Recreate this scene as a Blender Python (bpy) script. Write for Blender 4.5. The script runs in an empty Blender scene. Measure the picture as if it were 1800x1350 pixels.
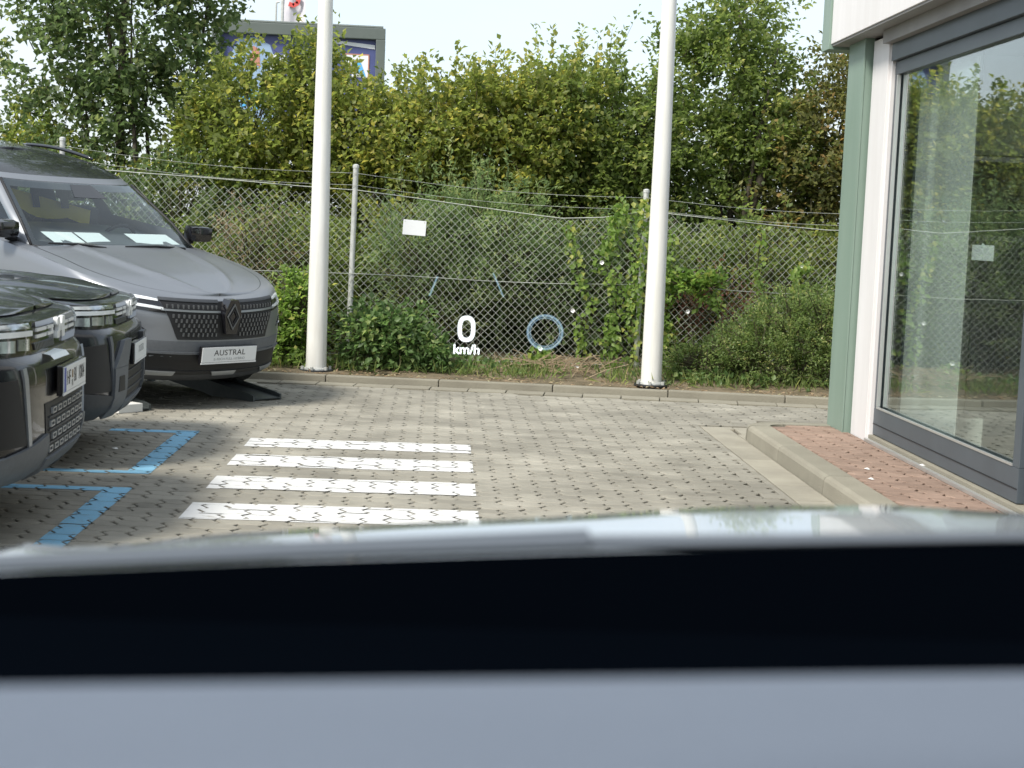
import bpy, bmesh, math, random
import numpy as np
from mathutils import Vector, Matrix

random.seed(7)
rng = np.random.default_rng(11)
SC = bpy.context.scene
COL = SC.collection
PI = math.pi

# ------------------------------------------------------------------ camera
EYE = 1.42
YAW, PITCH, ROLL = math.radians(-2.75), math.radians(5.8), math.radians(2.25)
_f = Vector((-math.sin(YAW) * math.cos(PITCH), math.cos(YAW) * math.cos(PITCH), -math.sin(PITCH)))
_r = Vector((math.cos(YAW), math.sin(YAW), 0))
_u = _r.cross(_f)
CR = math.cos(ROLL) * _r + math.sin(ROLL) * _u
CU = -math.sin(ROLL) * _r + math.cos(ROLL) * _u
cam = bpy.data.cameras.new('camera')
cam.sensor_width = 36
cam.lens = 54
cam.clip_start = 0.05
cam.clip_end = 2000
cam.dof.use_dof = True
cam.dof.focus_distance = 12.0
cam.dof.aperture_fstop = 7.0
camo = bpy.data.objects.new('camera', cam)
COL.objects.link(camo)
m = Matrix((CR, CU, -_f)).transposed().to_4x4()
m.translation = (0, 0, EYE)
camo.matrix_world = m
SC.camera = camo

# ------------------------------------------------------------------ sky and sun
SUN_EL, SUN_AZ = math.radians(48), math.radians(-134)     # azimuth measured from +Y towards +X
sun_dir = Vector((math.sin(SUN_AZ) * math.cos(SUN_EL), math.cos(SUN_AZ) * math.cos(SUN_EL), math.sin(SUN_EL)))
W = bpy.data.worlds.new('World')
SC.world = W
W.use_nodes = True
wn, wl = W.node_tree.nodes, W.node_tree.links
wn.clear()
wo = wn.new('ShaderNodeOutputWorld')
bg = wn.new('ShaderNodeBackground')
bg.inputs['Strength'].default_value = 0.15
sky = wn.new('ShaderNodeTexSky')
sky.sky_type = 'NISHITA'
sky.sun_disc = False
sky.sun_elevation = SUN_EL
sky.sun_rotation = SUN_AZ
sky.air_density = 1.0
sky.dust_density = 2.0
sky.ozone_density = 1.5
tc = wn.new('ShaderNodeTexCoord')
nz = wn.new('ShaderNodeTexNoise')
nz.inputs['Scale'].default_value = 2.6
nz.inputs['Detail'].default_value = 6
nz.inputs['Roughness'].default_value = 0.55
mp = wn.new('ShaderNodeMapping')
mp.inputs['Scale'].default_value = (1, 1, 2.6)
cr_ = wn.new('ShaderNodeValToRGB')
cr_.color_ramp.elements[0].position = 0.3
cr_.color_ramp.elements[0].color = (0.50, 0.50, 0.50, 1)
cr_.color_ramp.elements[1].position = 0.7
cr_.color_ramp.elements[1].color = (0.92, 0.92, 0.92, 1)
mx = wn.new('ShaderNodeMix')
mx.data_type = 'RGBA'
mx.inputs['B'].default_value = (3.75, 4.05, 4.25, 1)        # thin bright cloud veil over the whole dome
wl.new(tc.outputs['Generated'], mp.inputs['Vector'])
wl.new(mp.outputs['Vector'], nz.inputs['Vector'])
wl.new(nz.outputs['Fac'], cr_.inputs['Fac'])
wl.new(cr_.outputs['Color'], mx.inputs['Factor'])
wl.new(sky.outputs['Color'], mx.inputs['A'])
wl.new(mx.outputs['Result'], bg.inputs['Color'])
wl.new(bg.outputs['Background'], wo.inputs['Surface'])

sl = bpy.data.lights.new('sun', 'SUN')
sl.energy = 2.9
sl.angle = math.radians(13)
sl.color = (1.0, 0.95, 0.86)
so = bpy.data.objects.new('sun', sl)
so.rotation_euler = sun_dir.to_track_quat('Z', 'Y').to_euler()
COL.objects.link(so)

vs = SC.view_settings
vs.view_transform = 'Standard'
vs.look = 'None'
vs.exposure = 0.82
vs.gamma = 1.0
vs.use_curve_mapping = False
SC.cycles.max_bounces = 4
SC.cycles.diffuse_bounces = 2
SC.cycles.glossy_bounces = 3
SC.cycles.transmission_bounces = 3
SC.cycles.transparent_max_bounces = 8
SC.cycles.caustics_reflective = False
SC.cycles.caustics_refractive = False

# ------------------------------------------------------------------ materials
MATS = {}


def mat(name, a, b=None, rough=0.6, metal=0.0, scale=6.0, bump=0.0, bscale=60.0, coat=0.0, detail=4.0,
        rnd=0.0, attr=False, spec=0.5, stretch=None, sharp=(0.35, 0.65), emit=None, blotch=0.0):
    """Principled material: a/b mixed by noise in world metres, per-object or per-piece brightness spread, fine bump."""
    M = bpy.data.materials.new(name)
    M.use_nodes = True
    N, L = M.node_tree.nodes, M.node_tree.links
    P = N['Principled BSDF']
    P.inputs['Roughness'].default_value = rough
    P.inputs['Metallic'].default_value = metal
    P.inputs['Specular IOR Level'].default_value = spec
    P.inputs['Coat Weight'].default_value = coat
    P.inputs['Coat Roughness'].default_value = 0.03
    geo = N.new('ShaderNodeNewGeometry')
    src = geo.outputs['Position']
    if stretch:
        mpn = N.new('ShaderNodeMapping')
        mpn.inputs['Scale'].default_value = stretch
        L.new(src, mpn.inputs['Vector'])
        src = mpn.outputs['Vector']
    col = None
    if b is not None:
        n = N.new('ShaderNodeTexNoise')
        n.inputs['Scale'].default_value = scale
        n.inputs['Detail'].default_value = detail
        n.inputs['Roughness'].default_value = 0.62
        L.new(src, n.inputs['Vector'])
        mr = N.new('ShaderNodeMapRange')
        mr.inputs['From Min'].default_value = sharp[0]
        mr.inputs['From Max'].default_value = sharp[1]
        L.new(n.outputs['Fac'], mr.inputs['Value'])
        mix = N.new('ShaderNodeMix')
        mix.data_type = 'RGBA'
        mix.inputs['A'].default_value = (*a, 1)
        mix.inputs['B'].default_value = (*b, 1)
        L.new(mr.outputs['Result'], mix.inputs['Factor'])
        col = mix.outputs['Result']
    if rnd > 0:
        if attr:
            r = N.new('ShaderNodeAttribute')
            r.attribute_name = 'rnd'
            rv = r.outputs['Fac']
        else:
            r = N.new('ShaderNodeObjectInfo')
            rv = r.outputs['Random']
        mr2 = N.new('ShaderNodeMapRange')
        mr2.inputs['To Min'].default_value = 1 - rnd
        mr2.inputs['To Max'].default_value = 1 + rnd
        L.new(rv, mr2.inputs['Value'])
        hs = N.new('ShaderNodeHueSaturation')
        L.new(mr2.outputs['Result'], hs.inputs['Value'])
        if col is None:
            hs.inputs['Color'].default_value = (*a, 1)
        else:
            L.new(col, hs.inputs['Color'])
        col = hs.outputs['Color']
    if blotch > 0:
        n3 = N.new('ShaderNodeTexNoise')
        n3.inputs['Scale'].default_value = 0.9
        n3.inputs['Detail'].default_value = 5
        n3.inputs['Roughness'].default_value = 0.65
        n3.inputs['Distortion'].default_value = 0.6
        L.new(geo.outputs['Position'], n3.inputs['Vector'])
        mr3 = N.new('ShaderNodeMapRange')
        mr3.inputs['From Min'].default_value = 0.36
        mr3.inputs['From Max'].default_value = 0.62
        mr3.inputs['To Min'].default_value = 1 - blotch
        mr3.inputs['To Max'].default_value = 1.06
        L.new(n3.outputs['Fac'], mr3.inputs['Value'])
        hb = N.new('ShaderNodeHueSaturation')
        L.new(mr3.outputs['Result'], hb.inputs['Value'])
        L.new(col, hb.inputs['Color'])
        col = hb.outputs['Color']
    if col is None:
        P.inputs['Base Color'].default_value = (*a, 1)
    else:
        L.new(col, P.inputs['Base Color'])
    if bump > 0:
        n2 = N.new('ShaderNodeTexNoise')
        n2.inputs['Scale'].default_value = bscale
        n2.inputs['Detail'].default_value = 5
        L.new(geo.outputs['Position'], n2.inputs['Vector'])
        bp = N.new('ShaderNodeBump')
        bp.inputs['Strength'].default_value = bump
        bp.inputs['Distance'].default_value = 0.01
        L.new(n2.outputs['Fac'], bp.inputs['Height'])
        L.new(bp.outputs['Normal'], P.inputs['Normal'])
    if emit:
        P.inputs['Emission Color'].default_value = (*emit[0], 1)
        P.inputs['Emission Strength'].default_value = emit[1]
    MATS[name] = M
    return M


def leafmat(name, dark, light, yellow, trans=0.35, rough=0.45):
    """Leaf: three greens picked by a per-leaf random value, part of the light passing through the blade."""
    M = bpy.data.materials.new(name)
    M.use_nodes = True
    N, L = M.node_tree.nodes, M.node_tree.links
    P = N['Principled BSDF']
    out = N['Material Output']
    at = N.new('ShaderNodeAttribute')
    at.attribute_name = 'rnd'
    rp = N.new('ShaderNodeValToRGB')
    e = rp.color_ramp.elements
    e[0].position = 0.0
    e[0].color = (*dark, 1)
    e[1].position = 1.0
    e[1].color = (*yellow, 1)
    k = e.new(0.72)
    k.color = (*light, 1)
    L.new(at.outputs['Fac'], rp.inputs['Fac'])
    L.new(rp.outputs['Color'], P.inputs['Base Color'])
    P.inputs['Roughness'].default_value = rough
    P.inputs['Specular IOR Level'].default_value = 0.35
    t = N.new('ShaderNodeBsdfTranslucent')
    hs = N.new('ShaderNodeHueSaturation')
    hs.inputs['Value'].default_value = 1.9
    hs.inputs['Saturation'].default_value = 1.1
    L.new(rp.outputs['Color'], hs.inputs['Color'])
    L.new(hs.outputs['Color'], t.inputs['Color'])
    ms = N.new('ShaderNodeMixShader')
    ms.inputs['Fac'].default_value = min(0.6, trans + 0.1)
    L.new(P.outputs['BSDF'], ms.inputs[1])
    L.new(t.outputs['BSDF'], ms.inputs[2])
    L.new(ms.outputs['Shader'], out.inputs['Surface'])
    MATS[name] = M
    return M


def glassmat(name, tint, refl):
    M = bpy.data.materials.new(name)
    M.use_nodes = True
    N, L = M.node_tree.nodes, M.node_tree.links
    N.remove(N['Principled BSDF'])
    out = N['Material Output']
    t = N.new('ShaderNodeBsdfTransparent')
    t.inputs['Color'].default_value = (*tint, 1)
    g = N.new('ShaderNodeBsdfGlossy')
    g.inputs['Roughness'].default_value = 0.0
    g.inputs['Color'].default_value = (0.93, 0.97, 0.97, 1)
    geo = N.new('ShaderNodeNewGeometry')
    n = N.new('ShaderNodeTexNoise')
    n.inputs['Scale'].default_value = 1.3
    L.new(geo.outputs['Position'], n.inputs['Vector'])
    bp = N.new('ShaderNodeBump')
    bp.inputs['Strength'].default_value = 0.02
    bp.inputs['Distance'].default_value = 0.05
    L.new(n.outputs['Fac'], bp.inputs['Height'])
    L.new(bp.outputs['Normal'], g.inputs['Normal'])
    fr = N.new('ShaderNodeLayerWeight')
    fr.inputs['Blend'].default_value = 0.5
    pw = N.new('ShaderNodeMath')
    pw.operation = 'POWER'
    pw.inputs[1].default_value = 3.2
    L.new(fr.outputs['Facing'], pw.inputs[0])
    ma = N.new('ShaderNodeMath')
    ma.operation = 'MULTIPLY_ADD'
    ma.inputs[1].default_value = refl
    ma.inputs[2].default_value = 0.06
    L.new(pw.outputs['Value'], ma.inputs[0])
    ms = N.new('ShaderNodeMixShader')
    L.new(ma.outputs['Value'], ms.inputs['Fac'])
    L.new(t.outputs['BSDF'], ms.inputs[1])
    L.new(g.outputs['BSDF'], ms.inputs[2])
    L.new(ms.outputs['Shader'], out.inputs['Surface'])
    MATS[name] = M
    return M


def glowmat(name, colour, strength):
    """projected light: adds to whatever lies behind it"""
    M = bpy.data.materials.new(name)
    M.use_nodes = True
    N, L = M.node_tree.nodes, M.node_tree.links
    N.remove(N['Principled BSDF'])
    e = N.new('ShaderNodeEmission')
    e.inputs['Color'].default_value = (*colour, 1)
    e.inputs['Strength'].default_value = strength
    t = N.new('ShaderNodeBsdfTransparent')
    a = N.new('ShaderNodeAddShader')
    L.new(e.outputs['Emission'], a.inputs[0])
    L.new(t.outputs['BSDF'], a.inputs[1])
    L.new(a.outputs['Shader'], N['Material Output'].inputs['Surface'])
    MATS[name] = M


PAV = dict(a=(0.325, 0.308, 0.26), b=(0.245, 0.232, 0.195), rough=0.9, scale=2.2, bump=0.5, bscale=160, spec=0.2, blotch=0.22)
mat('paver', rnd=0.10, **PAV)
mat('paver_far', rnd=0.10, attr=True, **PAV)
mat('joint_sand', (0.095, 0.086, 0.069), (0.14, 0.127, 0.10), rough=1, scale=9, spec=0.1)
mat('soil', (0.20, 0.16, 0.11), (0.10, 0.085, 0.055), rough=1, scale=7, bump=1, bscale=45, spec=0.1)
mat('far_ground', (0.13, 0.14, 0.08), (0.09, 0.10, 0.055), rough=1, scale=0.4, spec=0.1)
mat('kerb_concrete', (0.27, 0.255, 0.205), (0.215, 0.20, 0.16), rough=0.9, scale=3.2, sharp=(0.25, 0.75), bump=0.5, bscale=110, rnd=0.09, spec=0.2)
mat('red_paver', (0.295, 0.212, 0.168), (0.235, 0.168, 0.132), rough=0.88, scale=6, bump=0.45, bscale=150, rnd=0.1, spec=0.2)
mat('edge_slab', (0.315, 0.295, 0.240), (0.255, 0.238, 0.195), rough=0.9, scale=3, bump=0.4, bscale=150, rnd=0.08, spec=0.2)
mat('white_paint', (0.60, 0.60, 0.585), (0.37, 0.355, 0.31), rough=0.75, scale=22, bump=0.3, bscale=150, spec=0.3, sharp=(0.58, 0.70), detail=8, stretch=(0.5, 1, 1))
mat('blue_paint', (0.20, 0.42, 0.58), (0.22, 0.32, 0.38), sharp=(0.55, 0.75), detail=8, rough=0.75, scale=20, bump=0.3, bscale=150, spec=0.3)
mat('pole_white', (0.75, 0.75, 0.72), (0.62, 0.61, 0.56), rough=0.35, scale=3.0, stretch=(5, 5, 0.5), spec=0.45, sharp=(0.4, 0.8), detail=7)
mat('galvanised', (0.60, 0.61, 0.59), (0.46, 0.47, 0.45), rough=0.5, metal=0.35, scale=9)
mat('wire', (0.46, 0.48, 0.43), (0.34, 0.36, 0.32), rough=0.55, metal=0.25, scale=3)
mat('dark_steel', (0.05, 0.055, 0.06), (0.035, 0.038, 0.04), rough=0.55, metal=0.4, scale=12)
mat('green_sheet', (0.222, 0.300, 0.250), (0.188, 0.262, 0.215), rough=0.42, scale=4, spec=0.45, stretch=(1, 1, .15), detail=6)
mat('white_sheet', (0.73, 0.715, 0.715), (0.63, 0.61, 0.60), rough=0.5, scale=5, stretch=(1, 1, .15), sharp=(0.3, 0.8), detail=6)
mat('soffit', (0.28, 0.27, 0.26), (0.22, 0.21, 0.20), rough=0.6, scale=2)
mat('anthracite', (0.075, 0.092, 0.108), (0.066, 0.081, 0.095), rough=0.42, scale=3)
mat('rubber', (0.012, 0.012, 0.013), rough=0.7)
mat('aluminium', (0.60, 0.61, 0.60), rough=0.35, metal=0.7)
mat('room_wall', (0.50, 0.51, 0.50), (0.46, 0.47, 0.46), rough=0.8, scale=1)
mat('room_floor', (0.36, 0.35, 0.33), (0.32, 0.31, 0.295), rough=0.5, scale=1)
mat('room_panel', (0.42, 0.50, 0.46), (0.37, 0.45, 0.41), rough=0.6, scale=1)
mat('room_board', (0.78, 0.85, 0.86), (0.72, 0.80, 0.82), rough=0.6, scale=1)
mat('pale_reflection', (0.74, 0.765, 0.74), (0.68, 0.71, 0.685), rough=0.02, spec=1.0, scale=1.5, coat=1.0)  # pale colour stands in for the second leaf's strong reflection
mat('rack', (0.42, 0.44, 0.44), rough=0.5, metal=0.3)
mat('box_white', (0.70, 0.70, 0.66), rough=0.7)
glassmat('car_clear', (0.78, 0.84, 0.84), 0.55)
mat('seat_fabric', (0.05, 0.052, 0.056), (0.04, 0.042, 0.045), rough=0.9, scale=20)
mat('banner_yellow', (0.62, 0.52, 0.05), rough=0.7)
glassmat('shop_glass', (0.90, 0.94, 0.925), 0.85)
# cars
mat('grey_paint', (0.235, 0.250, 0.272), (0.229, 0.244, 0.266), rough=0.36, metal=0.6, scale=3, coat=0.12)
mat('black_paint', (0.008, 0.009, 0.011), rough=0.25, coat=0.5, metal=0.0, spec=0.3)
mat('dark_grey_paint', (0.012, 0.014, 0.018), rough=0.25, metal=0.2, coat=0.5, spec=0.3)
mat('car_glass', (0.010, 0.016, 0.022), rough=0.02, spec=0.5, coat=0.15)
mat('gloss_black', (0.008, 0.008, 0.010), rough=0.12, coat=0.6)
mat('matt_black', (0.008, 0.0085, 0.010), rough=0.6)
mat('cladding', (0.115, 0.125, 0.137), (0.098, 0.107, 0.118), rough=0.62, scale=40)
mat('cladding_dark', (0.045, 0.050, 0.058), (0.038, 0.042, 0.048), rough=0.6, scale=40)
mat('silver_trim', (0.30, 0.32, 0.34), rough=0.35, metal=0.6)
mat('grille_satin', (0.16, 0.17, 0.18), rough=0.35, metal=0.6)
mat('lamp_clear', (0.55, 0.60, 0.62), (0.32, 0.35, 0.36), rough=0.12, metal=0.55, scale=18, coat=1.0)
mat('lamp_white', (0.78, 0.82, 0.84), rough=0.25, coat=0.5)
mat('chrome', (0.75, 0.77, 0.78), rough=0.12, metal=1.0)
mat('emblem_white', (0.72, 0.74, 0.74), rough=0.4)
mat('dark_emblem', (0.045, 0.048, 0.055), rough=0.3, metal=0.7)
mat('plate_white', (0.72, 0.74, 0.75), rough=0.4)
mat('plate_text', (0.02, 0.02, 0.022), rough=0.5)
mat('plate_grey_text', (0.34, 0.36, 0.37), rough=0.5)
mat('eu_blue', (0.03, 0.07, 0.35), rough=0.4)
mat('paper', (0.75, 0.80, 0.79), rough=0.7)
mat('tyre', (0.015, 0.015, 0.016), rough=0.85)
mat('rim', (0.22, 0.23, 0.24), rough=0.35, metal=0.8)
mat('ramp_steel', (0.075, 0.088, 0.088), (0.055, 0.065, 0.065), rough=0.55, metal=0.3, scale=10)
mat('ramp_white', (0.70, 0.70, 0.67), rough=0.6)
# own car
mat('own_paint', (0.50, 0.535, 0.55), (0.49, 0.525, 0.54), rough=0.22, metal=0.55, scale=2, coat=1.0)
mat('dash_grey', (0.128, 0.155, 0.200), (0.115, 0.140, 0.182), rough=0.75, scale=4, bump=0.35, bscale=420, sharp=(0.25, 0.75))
mat('dash_rim', (0.075, 0.088, 0.105), rough=0.75)
mat('dash_black', (0.0008, 0.0018, 0.0038), rough=0.95, spec=0.02)
glowmat('hud_white', (0.90, 0.97, 1.0), 0.9)
glowmat('hud_blue', (0.30, 0.46, 0.58), 0.42)
# vegetation
mat('bark', (0.10, 0.085, 0.065), (0.055, 0.047, 0.038), rough=0.95, scale=12, bump=0.8, bscale=50)
mat('twig', (0.095, 0.088, 0.045), (0.065, 0.06, 0.035), rough=0.9, scale=8)
mat('dry_stalk', (0.30, 0.235, 0.15), (0.20, 0.15, 0.095), rough=0.95, scale=9)
leafmat('leaf_tree', (0.068, 0.106, 0.044), (0.153, 0.205, 0.085), (0.287, 0.308, 0.123), 0.42)
leafmat('leaf_olive', (0.095, 0.129, 0.038), (0.225, 0.260, 0.071), (0.410, 0.376, 0.110), 0.46)
leafmat('leaf_green', (0.093, 0.134, 0.044), (0.212, 0.267, 0.082), (0.362, 0.368, 0.123), 0.46)
leafmat('leaf_brownish', (0.085, 0.099, 0.038), (0.192, 0.194, 0.068), (0.342, 0.232, 0.095), 0.42)
leafmat('leaf_bramble', (0.066, 0.116, 0.041), (0.150, 0.232, 0.085), (0.300, 0.355, 0.137), 0.36)
leafmat('leaf_needle', (0.116, 0.170, 0.075), (0.246, 0.321, 0.137), (0.383, 0.410, 0.192), 0.45)
leafmat('leaf_shrub', (0.095, 0.143, 0.049), (0.212, 0.280, 0.099), (0.368, 0.368, 0.150), 0.4)
leafmat('leaf_vine', (0.110, 0.178, 0.049), (0.239, 0.342, 0.091), (0.450, 0.450, 0.137), 0.46)
leafmat('leaf_dry', (0.218, 0.164, 0.110), (0.383, 0.287, 0.192), (0.450, 0.437, 0.273), 0.3, 0.8)
leafmat('leaf_red', (0.137, 0.062, 0.048), (0.232, 0.102, 0.075), (0.273, 0.192, 0.095), 0.3, 0.7)
leafmat('grass', (0.102, 0.143, 0.046), (0.212, 0.273, 0.091), (0.410, 0.368, 0.164), 0.4, 0.6)
mat('petal', (0.85, 0.85, 0.83), rough=0.6)
# billboard
mat('board_frame', (0.115, 0.135, 0.125), (0.10, 0.12, 0.11), rough=0.5, scale=2)
mat('poster_blue', (0.060, 0.070, 0.19), (0.075, 0.095, 0.25), rough=0.5, scale=0.8)
mat('poster_sky', (0.30, 0.42, 0.58), (0.25, 0.36, 0.53), rough=0.5, scale=1.2)
mat('poster_cyan', (0.10, 0.42, 0.80), rough=0.5)
mat('poster_orange', (0.48, 0.22, 0.16), rough=0.5)
mat('poster_white', (0.74, 0.76, 0.80), rough=0.5)
mat('flag_white', (0.66, 0.64, 0.68), (0.58, 0.56, 0.62), rough=0.8, scale=3)
mat('flag_red', (0.62, 0.09, 0.08), rough=0.8)

# ------------------------------------------------------------------ mesh helpers


def props(o, label=None, cat=None, group=None, kind=None):
    if label:
        o['label'] = label
    if cat:
        o['category'] = cat
    if group:
        o['group'] = group
    if kind:
        o['kind'] = kind
    return o


def thing(name, label, cat, loc=(0, 0, 0), rot=(0, 0, 0), group=None):
    o = bpy.data.objects.new(name, None)
    o.empty_display_size = 0.2
    COL.objects.link(o)
    o.location = loc
    o.rotation_euler = rot
    return props(o, label, cat, group)


def mkobj(name, me, material, parent=None):
    if material is not None:
        me.materials.append(MATS[material] if isinstance(material, str) else material)
    o = bpy.data.objects.new(name, me)
    COL.objects.link(o)
    o.parent = parent
    return o


def mesh(name, v, f, material, parent=None, smooth=False, auto=None):
    me = bpy.data.meshes.new(name)
    me.from_pydata([tuple(p) for p in v], [], f)
    if smooth:
        me.shade_smooth()
        if auto is not None:
            me.set_sharp_from_angle(angle=math.radians(auto))
    me.update()
    return mkobj(name, me, material, parent)


class MB:
    """collects simple shapes into one mesh"""

    def __init__(self):
        self.v, self.f = [], []

    def add(self, v, f):
        o = len(self.v)
        self.v += [tuple(p) for p in v]
        self.f += [tuple(i + o for i in q) for q in f]
        return self

    def box(self, x0, x1, y0, y1, z0, z1, bev=0.0):
        if bev <= 0:
            v = [(x, y, z) for z in (z0, z1) for y in (y0, y1) for x in (x0, x1)]
            f = [(0, 2, 3, 1), (4, 5, 7, 6), (0, 1, 5, 4), (2, 6, 7, 3), (0, 4, 6, 2), (1, 3, 7, 5)]
            return self.add(v, f)
        bm = bmesh.new()
        bmesh.ops.create_cube(bm, size=1)
        for p in bm.verts:
            p.co = Vector(((x0 + x1) / 2 + p.co.x * (x1 - x0), (y0 + y1) / 2 + p.co.y * (y1 - y0), (z0 + z1) / 2 + p.co.z * (z1 - z0)))
        bmesh.ops.bevel(bm, geom=list(bm.edges), offset=bev, segments=2, affect='EDGES', profile=0.6)
        bm.verts.index_update()
        self.add([p.co[:] for p in bm.verts], [tuple(q.index for q in fc.verts) for fc in bm.faces])
        bm.free()
        return self

    def tube(self, pts, rad, n=6, caps=True):
        """tapered tube through points; rad = number or one per point"""
        pts = [Vector(p) for p in pts]
        if not hasattr(rad, '__len__'):
            rad = [rad] * len(pts)
        o = len(self.v)
        prev = None
        for i, p in enumerate(pts):
            d = (pts[min(i + 1, len(pts) - 1)] - pts[max(i - 1, 0)])
            d = d.normalized() if d.length > 1e-9 else Vector((0, 0, 1))
            if prev is None:
                a = d.cross(Vector((0, 0, 1)))
                if a.length < 0.05:
                    a = d.cross(Vector((0, 1, 0)))
                a.normalize()
            else:
                a = (prev - d * prev.dot(d)).normalized()
            prev = a
            b = d.cross(a)
            for k in range(n):
                t = 2 * PI * k / n
                self.v.append(tuple(p + (a * math.cos(t) + b * math.sin(t)) * rad[i]))
        for i in range(len(pts) - 1):
            for k in range(n):
                k2 = (k + 1) % n
                self.f.append((o + i * n + k, o + i * n + k2, o + (i + 1) * n + k2, o + (i + 1) * n + k))
        if caps:
            self.f.append(tuple(o + k for k in range(n - 1, -1, -1)))
            self.f.append(tuple(o + (len(pts) - 1) * n + k for k in range(n)))
        return self

    def prism(self, poly, axis, a0, a1):
        """extrude a 2D polygon along axis 0/1/2 between a0 and a1"""
        n = len(poly)

        def pt(p, a):
            return (a, p[0], p[1]) if axis == 0 else ((p[0], a, p[1]) if axis == 1 else (p[0], p[1], a))
        v = [pt(p, a0) for p in poly] + [pt(p, a1) for p in poly]
        f = [tuple(range(n - 1, -1, -1)), tuple(range(n, 2 * n))] + [(i, (i + 1) % n, n + (i + 1) % n, n + i) for i in range(n)]
        return self.add(v, f)

    def grid(self, P, close=False):
        """P[i][j] points -> quads"""
        o = len(self.v)
        nu, nv = len(P), len(P[0])
        for row in P:
            self.v += [tuple(p) for p in row]
        for i in range(nu - 1):
            for j in range(nv - 1):
                self.f.append((o + i * nv + j, o + i * nv + j + 1, o + (i + 1) * nv + j + 1, o + (i + 1) * nv + j))
        return self

    def build(self, name, material, parent=None, smooth=False, auto=None):
        return mesh(name, self.v, self.f, material, parent, smooth, auto)


def lerp(a, b, t):
    return a + (b - a) * t


def tab(x, T):
    """smooth table lookup"""
    if x <= T[0][0]:
        return T[0][1]
    for (x0, y0), (x1, y1) in zip(T, T[1:]):
        if x <= x1:
            t = (x - x0) / (x1 - x0)
            return lerp(y0, y1, t)
    return T[-1][1]


def text_mesh(txt, size, extr=0.0, space=1.0):
    cu = bpy.data.curves.new('t', 'FONT')
    cu.body = txt
    cu.size = size
    cu.extrude = extr
    cu.space_character = space
    cu.align_x = 'CENTER'
    cu.align_y = 'CENTER'
    cu.resolution_u = 4
    ob = bpy.data.objects.new('t', cu)
    COL.objects.link(ob)
    bpy.context.view_layer.update()
    me = bpy.data.meshes.new_from_object(ob.evaluated_get(bpy.context.evaluated_depsgraph_get()))
    bpy.data.objects.remove(ob)
    bpy.data.curves.remove(cu)
    me.materials.clear()
    return me


# pixel of the 1800x1350 photograph for a world point (only used to choose which pavers show largest)
def proj(p):
    d = Vector(p) - Vector((0, 0, EYE))
    w = d.dot(_f)
    return (900 + 2700 * d.dot(CR) / w, 675 - 2700 * d.dot(CU) / w, w)


# ------------------------------------------------------------------ ground
g = MB().grid([[(x, y, -0.05) for y in (-300, 14.6, 700)] for x in (-600, 600)])
props(g.build('ground', 'far_ground'), kind='structure')

KERB = [(-9.0, 14.0), (-4.0, 13.8), (-1.4, 13.62), (0.6, 13.42), (2.0, 13.24), (3.3, 13.05), (6.0, 12.6), (9.0, 12.1)]


def kerb_y(x):
    return tab(x, KERB)


# soil and weeds strip between kerb and fence, rising slightly
rows = []
for i in range(91):
    x = -9 + 18 * i / 90
    ky = kerb_y(x) + 0.10
    rows.append([(x, ky + d, 0.055 + h + 0.02 * math.sin(x * 5.1 + d * 7) * (d > 0.05)) for d, h in ((0, 0), (0.2, 0.0), (0.45, 0.02), (0.8, 0.05), (1.3, 0.10), (2.5, 0.12), (8, 0.10))])
props(MB().grid(rows).build('verge', 'soil', smooth=True), kind='structure')

# the yard: sand bed, with pavers standing a few mm proud of it
yard = MB().grid([[(x, y, -0.015) for y in (-6, 4, 14.3)] for x in (-9, 0, 9)]).build('paved_yard', 'joint_sand')
props(yard, kind='structure')

PC, PR = 0.1125, 0.117            # stone module across and along the yard
PZ = [(-0.5, 0.0), (-0.25, 1.0), (0.25, -1.0), (0.5, 0.0)]        # saw-tooth short side


def paver_outline(half, gx, gy, amp=0.017, wav=0.004):
    pts = []
    for v, o in PZ:                                           # right end, upwards
        pts.append((half - gx / 2 + o * amp, v * (PR - gy)))
    xs = [half * u for u in ((0.75, 0.5, 0.25, 0, -0.25, -0.5, -0.75) if half > PC * .8 else (0.5, 0, -0.5))]
    for x in xs:
        pts.append((x, PR / 2 - gy / 2 + wav * math.sin(2 * PI * (x + half) / PC)))
    for v, o in reversed(PZ):
        pts.append((-half + gx / 2 + o * amp, v * (PR - gy)))
    for x in reversed(xs):
        pts.append((x, -PR / 2 + gy / 2 + wav * math.sin(2 * PI * (x + half) / PC)))
    return pts


def paver_mesh(half):
    lo, tp = paver_outline(half, 0.015, 0.006, 0.019), paver_outline(half, 0.022, 0.015, 0.019)
    n_ = len(lo)
    v = [(x, y, -0.016) for x, y in lo] + [(x, y, -0.004) for x, y in lo] + [(x, y, 0.0) for x, y in tp]
    f = [tuple(range(2 * n_, 3 * n_))]
    for r_ in range(2):
        for i in range(n_):
            j = (i + 1) % n_
            f.append((r_ * n_ + i, r_ * n_ + j, (r_ + 1) * n_ + j, (r_ + 1) * n_ + i))
    return v, f


HALF = (PC / 2, PC)
PMV = [paver_mesh(h) for h in HALF]


def paver_data(material):
    out = []
    for v, f in PMV:
        me = bpy.data.meshes.new('paver')
        me.from_pydata(v, [], f)
        me.materials.append(MATS[material])
        out.append(me)
    return out


pme = paver_data('paver')
pme_red = paver_data('red_paver')

cells = []
ny = int((13.6 - 3.4) / PR) + 2


def row_stones(j, x0, x1):
    """stones of row j: joints on every column line except each third one, stepping one column per row"""
    k = int(math.floor(x0 / PC))
    joints = [q for q in range(k, int(math.ceil(x1 / PC)) + 3) if (q - j) % 3 != 2]
    for a, b in zip(joints, joints[1:]):
        yield (a + b) / 2 * PC, 1 if b - a == 2 else 0


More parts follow.
